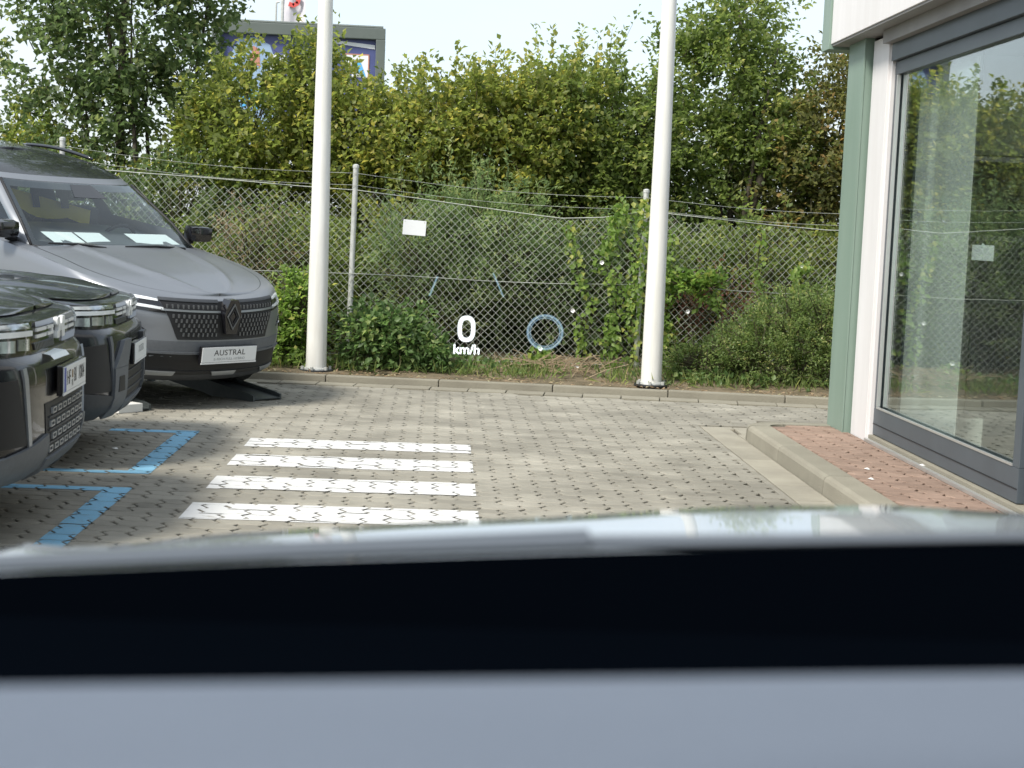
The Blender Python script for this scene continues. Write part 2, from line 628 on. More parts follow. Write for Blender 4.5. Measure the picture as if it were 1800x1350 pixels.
cut = []
for j in range(ny):
    y = 3.4 + j * PR
    lim = 1.958 if y < 11.32 + PR / 2 else 6.4
    last = None
    for x, ty_ in row_stones(j, -6.0, lim):
        if x + HALF[ty_] > lim:
            if last is not None and lim < 2 and x - HALF[ty_] < lim - 0.03:
                cut.append((x - HALF[ty_] + 0.008, y))
            break
        last = x
        if y > kerb_y(x) - 0.235 - PR / 2:
            continue
        cells.append((x, y, random.gauss(0, 0.0010), random.gauss(0, 0.004), random.gauss(0, 0.004), ty_))
for xr, y in cut:                                             # stones cut against the edging slabs
    MB().box(xr, 1.956, y - PR / 2 + 0.003, y + PR / 2 - 0.003, -0.05, random.gauss(0, .001), 0.004).build('cut_paver', 'paver', yard)


def shown(c):
    a, b, w = proj((c[0], c[1], 0))
    lim = tab(a, [(0, 950), (150, 955), (400, 938), (700, 917), (1000, 905), (1800, 888)])
    if w < 0 or a < -10 or a > 1500 or b > lim + 10:
        return 1e9
    if a < 130 and b < 850 or a < 240 and b < 720:
        return 1e9
    return w


cells.sort(key=shown)
near, far = cells[:300], cells[300:]
for x, y, h, tx, ty, k in near:
    o = bpy.data.objects.new('paver', pme[k])
    COL.objects.link(o)
    o.location = (x, y, h)
    o.rotation_euler = (tx, ty, random.gauss(0, 0.004))
    o.parent = yard
VV, FF, RR = [], [], []
off_ = 0
for x, y, h, tx, ty, k in far:
    base = np.array(PMV[k][0])
    q = base + np.array([x, y, h])
    q[:, 2] += base[:, 1] * tx - base[:, 0] * ty
    VV.append(q)
    FF += [tuple(i + off_ for i in f) for f in PMV[k][1]]
    RR += [rng.random()] * len(base)
    off_ += len(base)
me = bpy.data.meshes.new('paver_field')
me.from_pydata(np.concatenate(VV).tolist(), [], FF)
at = me.attributes.new('rnd', 'FLOAT', 'POINT')
at.data.foreach_set('value', np.array(RR, np.float32))
props(mkobj('paver_field', me, 'paver_far', yard), kind='stuff')


# painted markings follow each paver's top, leaving the joints open
def clip(poly, x0, x1, y0, y1):
    for ax, lim, sgn in ((0, x0, 1), (0, x1, -1), (1, y0, 1), (1, y1, -1)):
        out = []
        for i in range(len(poly)):
            p, q = poly[i - 1], poly[i]
            pi, qi = (p[ax] - lim) * sgn >= 0, (q[ax] - lim) * sgn >= 0
            if pi != qi:
                t = (lim - p[ax]) / (q[ax] - p[ax])
                out.append((lerp(p[0], q[0], t), lerp(p[1], q[1], t)))
            if qi:
                out.append(q)
        poly = out
        if len(poly) < 3:
            return []
    return poly


PAINT = [paver_outline(h, 0.013, 0.002, 0.019) for h in HALF]


def marking(name, rects, material, label, cat, group=None):
    b = MB()
    for x0, x1, y0, y1 in rects:
        for x, y, h, tx, ty, k in cells:
            if x + PC + .02 < x0 or x - PC - .02 > x1 or y + PR < y0 or y - PR > y1:
                continue
            pg = clip([(px + x, py + y) for px, py in PAINT[k]], x0, x1, y0, y1)
            if len(pg) < 3:
                continue
            b.add([(px, py, h + 0.0022 + (py - y) * tx - (px - x) * ty) for px, py in pg], [tuple(range(len(pg)))])
    o = b.build(name, material)
    return props(o, label, cat, group)


G = 'zebra crossing bars'
marking('zebra_bar', [(-1.20, 0.22, 9.56, 9.93)], 'white_paint', 'white painted zebra bar farthest from the bonnet, nearest the fence', 'road marking', G)
marking('zebra_bar', [(-1.20, 0.22, 8.80, 9.22)], 'white_paint', 'second white zebra bar from the fence end of the crossing', 'road marking', G)
marking('zebra_bar', [(-1.20, 0.22, 8.02, 8.42)], 'white_paint', 'third white zebra bar, between the second and the half-hidden nearest bar', 'road marking', G)
marking('zebra_bar', [(-1.20, 0.22, 7.18, 7.60)], 'white_paint', 'white zebra bar nearest the camera, right end hidden by the bonnet', 'road marking', G)
marking('bay_marking', [(-1.70, -1.565, 8.40, 10.16), (-2.14, -1.70, 10.05, 10.16), (-2.16, -1.70, 8.40, 8.49)], 'blue_paint',
        'pale blue painted bay bracket in front of the farther black car', 'road marking', 'blue parking bay brackets')
marking('bay_marking', [(-1.70, -1.565, 5.6, 7.96), (-2.22, -1.70, 7.85, 7.96)], 'blue_paint',
        'pale blue painted bay bracket nearest the camera, running under the bonnet edge', 'road marking', 'blue parking bay brackets')

# back kerb: stones one metre long
kerb = MB().grid([[(x, kerb_y(x) + d, 0.02) for d in (0.005, 0.085)] for x, _ in KERB]).build('kerb', 'kerb_concrete')
props(kerb, kind='structure')
xk = -8.0
while xk < 7.5:
    x2 = xk + 1.0
    a, b_ = Vector((xk, kerb_y(xk), 0)), Vector((x2, kerb_y(x2), 0))
    L_ = (b_ - a).length
    o = MB().box(0.003, L_ - 0.003, 0, 0.10, -0.05, 0.062 + random.uniform(-.004, .004), 0.010).build('kerb_stone', 'kerb_concrete', kerb)
    o.location = a
    o.rotation_euler = (0, 0, math.atan2((b_ - a).y, (b_ - a).x))
    xk = x2
# gutter course in front of that kerb
slab = None
xk = -8.0
while xk < 6.6:
    x2 = xk + 0.33
    a, b_ = Vector((xk, kerb_y(xk) - 0.22, 0)), Vector((x2, kerb_y(x2) - 0.22, 0))
    L_ = (b_ - a).length
    o = MB().box(0.004, L_ - 0.004, 0, 0.212, -0.05, 0.002 + random.uniform(-.002, .002), 0.005).build('gutter_slab', 'kerb_concrete', kerb)
    o.location = a
    o.rotation_euler = (0, 0, math.atan2((b_ - a).y, (b_ - a).x))
    xk = x2

# ------------------------------------------------------------------ raised walk beside the building
FX = 2.90                           # facade plane
KX0, KX1 = 2.20, 2.34               # kerb of the walk
WZ = 0.105
walk = MB().box(KX1 - 0.02, FX + 0.3, -2.0, 11.0, -0.05, WZ - 0.014).build('walkway', 'joint_sand')
props(walk, kind='structure')
yk = -1.0
ends = []
while yk < 10.4:
    y2 = min(yk + 1.18, 10.62)
    ends.append((yk, y2))
    yk = y2
for a, b_ in ends:
    prof = [(KX0 - 0.03, -0.05), (KX0 - 0.022, 0.078), (KX0 - 0.012, WZ - 0.010), (KX0 + 0.008, WZ), (KX1, WZ), (KX1, -0.05)]
    MB().prism(prof, 1, a + 0.004, b_ - 0.004).build('kerb_stone', 'kerb_concrete', walk)
# rounded corner stone and the end kerb
cs = MB()
rowsP = []
for i in range(9):
    t = PI - (PI / 2) * i / 8
    c0 = Vector((KX0 + 0.26, 10.625, 0))
    rowsP.append([(c0.x + r_ * math.cos(t), c0.y + r_ * math.sin(t), z) for r_, z in ((0.29, -0.05), (0.282, 0.078), (0.272, WZ - 0.010), (0.252, WZ), (0.12, WZ), (0.12, -0.05))])
cs.grid(rowsP).build('kerb_stone', 'kerb_concrete', walk, smooth=True, auto=35)
MB().prism([(10.745, -0.05), (10.745, WZ), (10.877, WZ), (10.897, WZ - 0.010), (10.907, 0.078), (10.915, -0.05)], 0, KX0 + 0.264, FX + 0.6).build('kerb_stone', 'kerb_concrete', walk)
# red pavers on the walk
for j in range(int((10.74 - 5.2) / PR) + 1):
    y = 10.74 - PR / 2 - 0.004 - j * PR
    xl, xr = KX1 + 0.004, FX - 0.058
    for x, k in row_stones(j, xl - 0.5, xr + 0.3):
        a, b_ = x - HALF[k], x + HALF[k]
        if b_ < xl + 0.02 or a > xr - 0.02 or (y > 10.64 and x < KX1 + .16):
            continue
        if a >= xl - 0.02 and b_ <= xr + 0.02:
            o = bpy.data.objects.new('red_paver', pme_red[k])
            COL.objects.link(o)
            o.location = (x, y, WZ + random.gauss(-0.001, 0.001))
            o.rotation_euler = (random.gauss(0, .004), random.gauss(0, .004), 0)
            o.parent = walk
        else:
            MB().box(max(a + .008, xl), min(b_ - .008, xr), y - PR / 2 + 0.004, y + PR / 2 - 0.004, 0.08, WZ - 0.001, 0.004).build('red_paver', 'red_paver', walk)
# smooth edging slabs at the foot of the kerb
for k in range(26):
    y0 = 11.2 - 0.5 * (k + 1)
    MB().box(1.965, KX0 - 0.034, y0 + 0.004, y0 + 0.496, -0.05, 0.001 + random.uniform(-.002, .002), 0.005).build('edging_slab', 'edge_slab', yard)

# cut slabs closing the strip between the end of the walk and the paver rows
for k in range(9):
    x0 = 2.205 + 0.4 * k
    MB().box(x0 + 0.004, x0 + 0.396, 10.925, 11.316, -0.05, 0.0005 + random.uniform(-.001, .001), 0.005).build('edging_slab', 'edge_slab', yard)
MB().box(2.172, 2.52, 10.56, 10.92, -0.05, 0.0005, 0.003).build('edging_slab', 'edge_slab', yard)
MB().box(1.965, 2.2, 11.205, 11.316, -0.05, 0.001, 0.005).build('edging_slab', 'edge_slab', yard)

# ------------------------------------------------------------------ building (showroom corner)
B = thing('showroom', 'white panelled showroom corner with green downpipe casing and large sliding glass door', 'building', (FX, 10.0, 0.10))
bx0, by0, bz0 = FX, 10.0, 0.10


def bpart(b, name, material, parent=None, smooth=False):
    b.v = [(x - bx0, y - by0, z - bz0) for x, y, z in b.v]
    return b.build(name, material, parent or B, smooth)


YC = 11.25                           # far corner
# green folded casing at the corner
gc = MB().box(2.800, 2.985, 10.42, 10.86, 0.05, 2.80, 0.006)
bpart(gc, 'corner_casing', 'green_sheet')
bpart(MB().box(2.792, 2.80, 10.415, 10.432, 0.06, 2.79), 'casing_seam', 'green_sheet')
bpart(MB().box(2.86, 3.0, 10.385, 10.42, 0.05, 2.80), 'shadow_gap', 'rubber')
# white post
wp = MB().box(2.845, 3.0, 10.02, 10.385, 0.10, 2.76, 0.004)
bpart(wp, 'white_post', 'white_sheet')
bpart(MB().box(2.865, 3.0, 9.992, 10.02, 0.10, 2.74), 'post_trim', 'white_sheet')
# fascia band with overhang, soffit, green corner trim
bpart(MB().box(2.690, 3.1, -2.0, 10.95, 2.80, 4.3, 0.004), 'fascia_panel', 'white_sheet')
bpart(MB().box(2.675, 3.11, 10.952, 11.16, 2.765, 4.3, 0.004), 'fascia_trim', 'green_sheet')
bpart(MB().box(2.70, 3.1, -2.0, 10.95, 2.785, 2.799), 'soffit', 'soffit')
bpart(MB().box(2.80, 3.0, -2.0, 10.02, 2.70, 2.784), 'soffit_batten', 'soffit')
# end wall and wall behind the casing (body of the building)
bpart(MB().box(2.985, 12.0, 10.62, 10.9, -0.05, 2.80), 'end_wall', 'white_sheet')
bpart(MB().box(3.1, 12.0, -2.0, 11.1, 4.22, 4.32), 'roof', 'soffit')
# door frame: two leaves and rails
fr0, fr1 = 2.885, 2.965


bpart(MB().box(fr0, fr1, 5.0, 9.99, 2.50, 2.585, 0.003), 'top_rail', 'anthracite')
bpart(MB().box(fr0 - 0.03, fr1, 5.0, 9.99, 2.588, 2.70, 0.003), 'lintel', 'anthracite')
bpart(MB().box(fr0 - 0.028, fr1, 5.0, 9.99, 0.115, 0.150, 0.003), 'threshold', 'kerb_concrete')
bpart(MB().box(fr0 - 0.055, fr0 - 0.03, 5.0, 9.99, 0.105, 0.128, 0.003), 'threshold_rail', 'aluminium')
br = bpart(MB().box(fr0, fr1, 7.41, 9.99, 0.155, 0.33, 0.003), 'bottom_rail', 'anthracite')
bpart(MB().box(fr0 - .004, fr0, 7.415, 9.985, 0.225, 0.229), 'rail_groove', 'rubber')
bpart(MB().box(fr0 - 0.004, fr0 + 0.01, 7.50, 9.93, 0.331, 0.343), 'glazing_bead', 'aluminium')
for (a, b_) in ((9.935, 9.99), (7.41, 7.50)):
    bpart(MB().box(fr0 + 0.001, fr1 - 0.001, a, b_, 0.331, 2.499, 0.003), 'stile', 'anthracite')
bpart(MB().box(fr0 - 0.003, fr0 + 0.02, 9.918, 9.932, 0.345, 2.498), 'glazing_bead', 'aluminium')
bpart(MB().box(fr0 + .03, fr0 + .05, 9.885, 9.895, 0.345, 2.498), 'glazing_bead', 'aluminium')
bpart(MB().box(2.915, 2.921, 7.50, 9.934, 0.332, 2.499), 'glass_pane', 'shop_glass')
# next leaf towards the camera
bpart(MB().box(fr0 + .03, fr1, 5.0, 7.395, 0.155, 0.33, 0.003), 'bottom_rail', 'anthracite')
bpart(MB().box(fr0 + .03, fr1, 7.31, 7.40, 0.331, 2.499, 0.003), 'stile', 'anthracite')
bpart(MB().box(2.938, 2.944, 5.0, 7.309, 0.332, 2.499), 'glass_pane', 'shop_glass')
# second leaf slid behind the first, its reflection painted as pale colour
bpart(MB().box(3.02, 3.026, 8.78, 9.86, 0.30, 2.5), 'inner_pane', 'pale_reflection')
bpart(MB().box(3.015, 3.05, 9.865, 9.90, 0.30, 2.5), 'inner_stile', 'anthracite')
# room behind the glass
bpart(MB().box(3.0, 9.0, -2.0, 10.6, 0.02, 0.10), 'room_floor', 'room_floor')
bpart(MB().box(9.0, 9.1, -2.0, 10.6, 0.10, 2.8), 'room_wall', 'room_wall')
bpart(MB().box(3.0, 9.0, 10.52, 10.6, 0.10, 2.79), 'room_wall', 'room_wall')
bpart(MB().box(3.0, 9.0, -2.0, 10.6, 2.72, 2.78), 'room_ceiling', 'room_wall')
# a pale board and a wire rack standing in the room
bd = thing('notice_board', 'pale blue board hanging inside the showroom behind the glass', 'board', (3.33, 9.6, 1.99))
MB().box(-0.05, 0.90, 0.0, 0.03, 0.0, 0.40, 0.004).build('panel', 'room_board', bd)
MB().box(-0.05, 0.90, -0.012, 0.03, -0.04, -0.008).build('rail', 'aluminium', bd)
for sx in (0.0, 0.55):
    MB().tube([(sx, .015, .40), (sx, .015, .73)], .003, 4).build('cord', 'wire', bd)
cdp = thing('rectangle', 'small white card added inside the sliding glass door', 'rectangle', (2.935, 8.28, 1.385))
MB().box(0, .002, -.17, .17, -.042, .042).build('sheet', 'plate_white', cdp)  # plain white rectangle added just behind the door glass
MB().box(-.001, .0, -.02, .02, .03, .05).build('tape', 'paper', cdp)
rk = thing('wire_rack', 'grey wire shelving rack inside the showroom behind the sliding door', 'rack', (4.1, 10.2, 0.10))
for zz in (0.95, 1.15, 1.36):
    MB().box(-0.6, 1.4, -0.16, 0.16, zz, zz + 0.022).build('shelf', 'rack', rk)
for xx in (-0.58, 0.0, 0.62, 1.38):
    MB().tube([(xx, -0.15, 0), (xx, -0.15, 1.6)], 0.012).build('upright', 'rack', rk)
wb = MB()
for k in range(60):
    xx = -0.58 + k * 0.033
    wb.tube([(xx, -0.165, 1.15), (xx, -0.165, 1.36)], 0.003, 3)
wb.build('wire_front', 'rack', rk)
cb = thing('carton', 'small white carton on the showroom floor behind the glass', 'box', (3.16, 9.05, 0.10))
MB().box(-0.08, 0.08, -0.12, 0.12, 0, 0.30, 0.004).build('body', 'box_white', cb)
MB().box(-0.081, 0.081, -0.01, 0.01, 0.301, 0.303).build('tape', 'paper', cb)

# ------------------------------------------------------------------ flagpoles


def flagpole(x, y, label):
    t = thing('flagpole', label, 'flagpole', (x, y, 0.06), group='tall white flagpoles on the verge')
    MB().tube([(0, 0, 0.015), (0, 0, 0.25), (0, 0, 1.5), (0, 0, 3.5), (0, 0, 8.5)], [0.094, 0.092, 0.082, 0.064, 0.030], 28).build('shaft', 'pole_white', t, smooth=True, auto=50)
    MB().tube([(0, 0, 0.0), (0, 0, 0.016)], 0.155, 24).build('base_plate', 'dark_steel', t)
    MB().tube([(0, 0, 0.014), (0, 0, 0.03), (0, 0, 0.036)], [0.112, 0.108, 0.096], 24).build('collar', 'galvanised', t)
    for k in range(6):
        a = k * PI / 3 + 0.3
        MB().tube([(0.128 * math.cos(a), 0.128 * math.sin(a), 0.014), (0.128 * math.cos(a), 0.128 * math.sin(a), 0.045)], 0.014, 6).build('bolt', 'galvanised', t)


flagpole(-1.115, 13.95, 'tall white tapered flagpole on the verge beside the grey car')
flagpole(1.905, 13.66, 'tall white tapered flagpole on the verge nearer the showroom')

# ------------------------------------------------------------------ chain-link fence
FY = 14.5
TOPL = [(-9, 1.95), (-3.55, 1.83), (-2.8, 1.79), (-0.83, 1.715), (0.0, 1.63), (1.1, 1.53), (1.5, 1.55), (1.9, 1.62), (2.6, 1.58), (3.66, 1.51), (4.6, 1.55), (8, 1.4)]
fence = thing('chain_link_fence', 'sagging grey chain-link fence with thin metal posts in front of the bushes', 'fence', (0, FY, 0.1))


def warp(x, z):
    return (0.012 * math.sin(x * 2.3 + z * 3.0) + 0.008 * math.sin(x * 5.7 - z * 4.1),
            0.030 * math.sin(x * 1.7 + z * 2.0) + 0.012 * math.sin(x * 6 + z * 5),
            0.010 * math.sin(x * 3.1 + z * 1.3) - 0.03 * math.exp(-((x - 0.35) / 0.35) ** 2 - ((z - 0.65) / 0.25) ** 2))


POSTS = [(-6.25, 2.1), (-3.55, 2.06), (-0.84, 1.92), (1.895, 1.80), (4.62, 1.75), (7.3, 1.7)]
PITCHD = 0.0735
for (xa, _), (xb, _) in zip(POSTS, POSTS[1:]):
    b = MB()
    n0 = int((xa - 2.2) / PITCHD)
    n1 = int((xb + 2.2) / PITCHD)
    for k in range(n0, n1):
        for sg in (1, -1):
            xs0 = k * PITCHD
            # diagonal x = xs0 + sg*(z-0.1); clip to the bay and below the top line
            pts = []
            nseg = 22
            for q in range(nseg + 1):
                z = 0.10 + 1.75 * q / nseg
                x = xs0 + sg * (z - 0.10) * 0.97
                if x < xa - 0.01 or x > xb + 0.01 or z > tab(x, TOPL) + 0.005:
                    if len(pts) > 1:
                        b.tube(pts, 0.0019, 3, caps=False)
                    pts = []
                    continue
                wx, wy, wz = warp(x, z)
                pts.append((x + wx, wy + 0.003 * sg, z + wz - 0.1))
            if len(pts) > 1:
                b.tube(pts, 0.0019, 3, caps=False)
    props(b.build('wire_mesh', 'wire', fence), kind='stuff')
for x, h in POSTS:
    lean = -0.045 if x < 3 else 0.0
    p = MB().tube([(x + lean * 0.6, 0.035, -0.15), (x, 0.035, h - 0.13), (x, 0.035, h - 0.10)], [0.026, 0.026, 0.027], 10).build('post', 'galvanised', fence, smooth=True, auto=50)
    MB().tube([(x, 0.035, h - 0.10), (x, 0.035, h - 0.075), (x, 0.035, h - 0.065)], [0.031, 0.030, 0.012], 10).build('post_cap', 'galvanised', p)
for f0, z_off, r_ in ((1.0, 0.0, 0.0045), (0.0, 0.92, 0.003), (0.0, 0.16, 0.003)):
    pts = []
    for q in range(141):
        x = -6.25 + 13.55 * q / 140
        z = tab(x, TOPL) if f0 else z_off + 0.03 * (0.5 - x / 8) - 0.02 * math.sin((x + .84) / 2.73 * PI) ** 2
        wx, wy, wz = warp(x, z)
        pts.append((x, wy - 0.004, z - 0.1 + (wz * 0.4)))
    MB().tube(pts, r_, 4).build('tension_wire', 'wire', fence)
for k, dz in enumerate((-0.05, -0.16)):
    pts = []
    for (xa, ha), (xb, hb) in zip(POSTS, POSTS[1:]):
        for q in range(14):
            t = q / 14
            pts.append((lerp(xa, xb, t), 0.0, lerp(ha, hb, t) - 0.1 + dz - 0.05 * math.sin(t * PI)))
    MB().tube(pts, 0.0022, 3).build('barbed_wire', 'wire', fence)
# white notice on the fence
sg_ = thing('notice_plate', 'blank white rectangular plate hanging on the chain-link fence', 'sign', (-0.275, FY - 0.045, 1.385))
sg_.rotation_euler = (0, math.radians(3.0), 0)
MB().box(-0.108, 0.108, -0.003, 0.003, -0.07, 0.07, 0.002).build('plate', 'plate_white', sg_)
for sx in (-1, 1):
    MB().tube([(sx * 0.09, -0.006, 0.055), (sx * 0.09, 0.03, 0.06)], 0.004, 5).build('wire_tie', 'wire', sg_)

# ------------------------------------------------------------------ vegetation


def leaf_mesh(name, pos, dirs, nrm, length, width, rnd, material, parent, kind=None):
    """one kite-shaped blade per position, folded a little along its midrib"""
    n = len(pos)
    dirs = dirs / (np.linalg.norm(dirs, axis=1, keepdims=True) + 1e-9)
    side = np.cross(dirs, nrm)
    side /= (np.linalg.norm(side, axis=1, keepdims=True) + 1e-9)
    up = np.cross(side, dirs)
    L = (length * rng.uniform(0.65, 1.25, n))[:, None]
    Wd = (width * rng.uniform(0.7, 1.2, n))[:, None]
    fold = 0.22 * Wd
    v = np.empty((n, 4, 3))
    v[:, 0] = pos
    v[:, 1] = pos + dirs * L * 0.45 + side * Wd * 0.5 + up * fold
    v[:, 2] = pos + dirs * L - up * L * 0.10
    v[:, 3] = pos + dirs * L * 0.45 - side * Wd * 0.5 + up * fold
    me = bpy.data.meshes.new(name)
    me.vertices.add(n * 4)
    me.vertices.foreach_set('co', v.reshape(-1).astype(np.float32))
    idx = np.arange(n)[:, None] * 4
    tri = np.concatenate([idx + [0, 1, 2], idx + [0, 2, 3]], 1).reshape(-1)
    me.loops.add(n * 6)
    me.loops.foreach_set('vertex_index', tri.astype(np.int32))
    me.polygons.add(n * 2)
    me.polygons.foreach_set('loop_start', (np.arange(n * 2) * 3).astype(np.int32))
    me.polygons.foreach_set('loop_total', np.full(n * 2, 3, np.int32))
    me.update(calc_edges=True)
    a = me.attributes.new('rnd', 'FLOAT', 'POINT')
    a.data.foreach_set('value', np.repeat(np.clip(rnd, 0, 1), 4).astype(np.float32))
    o = mkobj(name, me, material, parent)
    if kind:
        o['kind'] = kind
    return o


def unit(a):
    return a / (np.linalg.norm(a, axis=-1, keepdims=True) + 1e-9)


def twig_leaves(base, direc, tl, per, spread, droop=0.15):
    """leaf positions and growth directions along many twigs"""
    n = len(base)
    t = rng.uniform(0.05, 1.0, (n, per))
    axis = direc[:, None, :] * (t * tl[:, None])[:, :, None]
    axis[:, :, 2] -= droop * (t ** 2) * tl[:, None]
    off = rng.normal(0, spread, (n, per, 3))
    pos = base[:, None, :] + axis + off
    d = unit(direc[:, None, :] * 0.7 + rng.normal(0, 0.75, (n, per, 3)) + np.array([0, 0, -0.05]))
    nr = unit(rng.normal(0, 0.55, (n, per, 3)) + np.array([0, 0, 1.0]))
    return pos.reshape(-1, 3), d.reshape(-1, 3), nr.reshape(-1, 3), np.repeat(np.arange(n), per)


def tree(name, label, cat, x, y, z0, blobs, twigs, per, leaf, lw, material, trunk=0.07, shoots=0, shoot_len=0.6, tl=(0.22, 0.5),
         spread=0.045, bias=0.0, group=None, upb=0.45, stems=4, seed_spread=1.0, inner=0.5):
    """blobs: (dx, dy, z, rx, ry, rz, weight) around the foot"""
    T = thing(name, label, cat, (x, y, z0), group=group)
    bl = np.array(blobs, float)
    wts = bl[:, 6] / bl[:, 6].sum()
    twigs = int(twigs * 1.12)
    k = rng.choice(len(bl), twigs, p=wts)
    u = unit(rng.normal(0, 1, (twigs, 3)))
    rad = rng.uniform(inner ** 3, 1, twigs) ** (1 / 3)
    # lumpy outline: radius modulated by direction
    lump = 1 + 0.16 * np.sin(u[:, 0] * 7 + k * 1.3) * np.sin(u[:, 2] * 6 + k) + 0.10 * rng.normal(0, 1, twigs)
    base = bl[k, :3] + u * bl[k, 3:6] * (rad * lump)[:, None] - np.array([0, 0, z0])
    base[:, 2] = np.maximum(base[:, 2], 0.03)
    d = unit(u * 0.9 + np.array([0, 0, upb]) + rng.normal(0, 0.35, (twigs, 3)))
    ln = rng.uniform(tl[0], tl[1], twigs)
    if shoots:
        ks = rng.choice(len(bl), shoots, p=wts)
        us = unit(rng.normal(0, 1, (shoots, 3)) * np.array([1, 1, 0.25]) + np.array([0, 0, 0.9]))
        bs = bl[ks, :3] + us * bl[ks, 3:6] * 0.92 - np.array([0, 0, z0])
        ds = unit(us * np.array([0.35, 0.35, 0.4]) + np.array([0, 0, 0.9]) + rng.normal(0, 0.16, (shoots, 3)))
        lns = shoot_len * rng.uniform(0.5, 1.25, shoots)
    pos, dr, nr, ti = twig_leaves(base, d, ln, per, spread)
    if shoots:
        p2, d2, n2, t2 = twig_leaves(bs, ds, lns, int(per * 1.9), spread * 0.6, 0.0)
        pos, dr, nr, ti = np.concatenate([pos, p2]), np.concatenate([dr, d2]), np.concatenate([nr, n2]), np.concatenate([ti, t2 + len(base)])
        base, d, ln = np.concatenate([base, bs]), np.concatenate([d, ds]), np.concatenate([ln, lns])
    tw = rng.normal(0, 0.16, len(base))
    rnd = np.clip(rng.beta(2.2, 2.6, len(pos)) + tw[ti] + bias, 0, 1)
    leaf_mesh('crown', pos, dr, nr, leaf, lw, rnd, material, T)
    # stems
    b = MB()
    cen = bl[:, :3].copy()
    cen[:, 2] -= z0
    top = cen[np.argmax(cen[:, 2])]
    for s in range(stems):
        a = rng.uniform(0, 2 * PI)
        foot = np.array([0.10 * math.cos(a), 0.10 * math.sin(a), -0.05]) * (0 if s == 0 else 1) * seed_spread
        tgt = top if s == 0 else cen[rng.integers(len(cen))] + rng.normal(0, 0.15, 3)
        mid = foot * 0.5 + tgt * 0.5 + rng.normal(0, 0.07, 3) * (tgt[2])
        r0 = trunk * (1 if s == 0 else 0.6)
        b.tube([foot, lerp(foot, mid, .5) + rng.normal(0, .03, 3), mid, lerp(mid, tgt, .55) + rng.normal(0, .04, 3), tgt + np.array([0, 0, 0.25])], [r0, r0 * .85, r0 * .62, r0 * .4, r0 * .12], 7)
    b.build('trunk', 'bark', T, smooth=True)
    # twigs, each a thin three-sided rod, many starting at a limb point
    nt = len(base)
    tb = MB()
    pick = np.arange(nt) if nt < 260 else rng.choice(nt, 260, replace=False)
    if shoots:
        pick = np.unique(np.concatenate([pick, np.arange(nt - shoots, nt)]))
    for i in pick:
        root = cen[np.argmin(np.linalg.norm(cen - base[i], axis=1))]
        s0 = lerp(base[i], root, 0.55)
        e = base[i] + d[i] * ln[i] * 0.95
        tb.tube([s0, base[i], e - np.array([0, 0, 0.1 * ln[i]])], [0.009, 0.006, 0.002], 3, caps=False)
    tb.build('branches', 'twig', T)
    return T


VG = 'bushes and trees behind the fence'
# tall tree, left, with sky showing through it
tree('tree', 'tall loose-crowned tree with rounded dark leaves behind the grey car', 'tree', -3.55, 17.6, 0.1,
     [(0, 0, 3.4, .85, .7, .8, 3), (.5, .1, 4.2, .6, .6, .55, 1.8), (-.5, 0, 4.2, .7, .6, .7, 2), (-.95, -.1, 3.0, .55, .5, .35, .9), (.62, 0, 2.9, .35, .4, .35, .6),
      (.2, 0, 2.5, .8, .6, .45, 1.6), (-.7, 0, 2.35, .6, .5, .35, 1.0), (.1, 0, 5.0, .8, .6, .6, 1.2), (.85, 0, 4.35, .4, .4, .35, .5), (-.8, 0, 3.75, .4, .4, .3, .4)],
     700, 20, 0.085, 0.066, 'leaf_tree', trunk=0.075, spread=0.055, group=VG, stems=9, upb=0.25, bias=-0.03)
tree('bush', 'grey-green bush at the far left edge above the roof of the grey car', 'bush', -5.05, 17.0, 0.1,
     [(0, 0, 1.6, .9, .7, .75, 2), (.7, 0, 1.4, .7, .6, .7, 1.5), (-.8, 0, 1.5, .8, .6, .8, 1.5), (.3, 0, .8, 1.2, .6, .6, 1)],
     560, 22, 0.07, 0.05, 'leaf_olive', shoots=14, group=VG, bias=-0.02)
tree('bush', 'dense dark bush under the tall tree at its left', 'bush', -3.4, 16.4, 0.1,
     [(-.5, 0, 1.2, .8, .5, .75, 1.6), (.6, 0, 1.15, .6, .5, .7, 1.4), (0, 0, .6, 1.3, .5, .5, 1)],
     560, 22, 0.065, 0.048, 'leaf_tree', shoots=8, group=VG)
tree('bush', 'tall olive-green bush partly covering the billboard', 'bush', -1.85, 17.0, 0.1,
     [(-.25, 0, 2.3, .7, .6, .7, 2), (.42, 0, 2.6, .35, .45, .6, 1.0), (-.6, 0, 1.6, .7, .6, .8, 1.6), (.4, 0, 1.5, .7, .6, .8, 1.6), (0, 0, .7, 1.0, .6, .6, 1)],
     900, 22, 0.074, 0.056, 'leaf_olive', shoots=24, group=VG, bias=0.02, shoot_len=0.45)
tree('bush', 'yellow-green bush just right of the left flagpole', 'bush', -0.55, 16.9, 0.1,
     [(-.3, 0, 2.15, .6, .6, .6, 1.6), (.4, 0, 2.3, .6, .6, .6, 1.6), (0, 0, 1.5, .9, .6, .7, 1.8), (0, 0, .7, 1.0, .6, .6, 1)],
     820, 22, 0.068, 0.050, 'leaf_olive', shoots=24, group=VG, bias=0.12, shoot_len=0.45)
tree('bush', 'bright yellow-green bush in the middle between the flagpoles', 'bush', 0.65, 17.0, 0.1,
     [(-.3, 0, 2.3, .6, .6, .6, 1.6), (.45, 0, 2.45, .55, .6, .6, 1.6), (0, 0, 1.6, .9, .6, .7, 1.8), (0, 0, .7, 1.0, .6, .6, 1)],
     860, 22, 0.068, 0.050, 'leaf_olive', shoots=26, group=VG, bias=0.10, shoot_len=0.55)
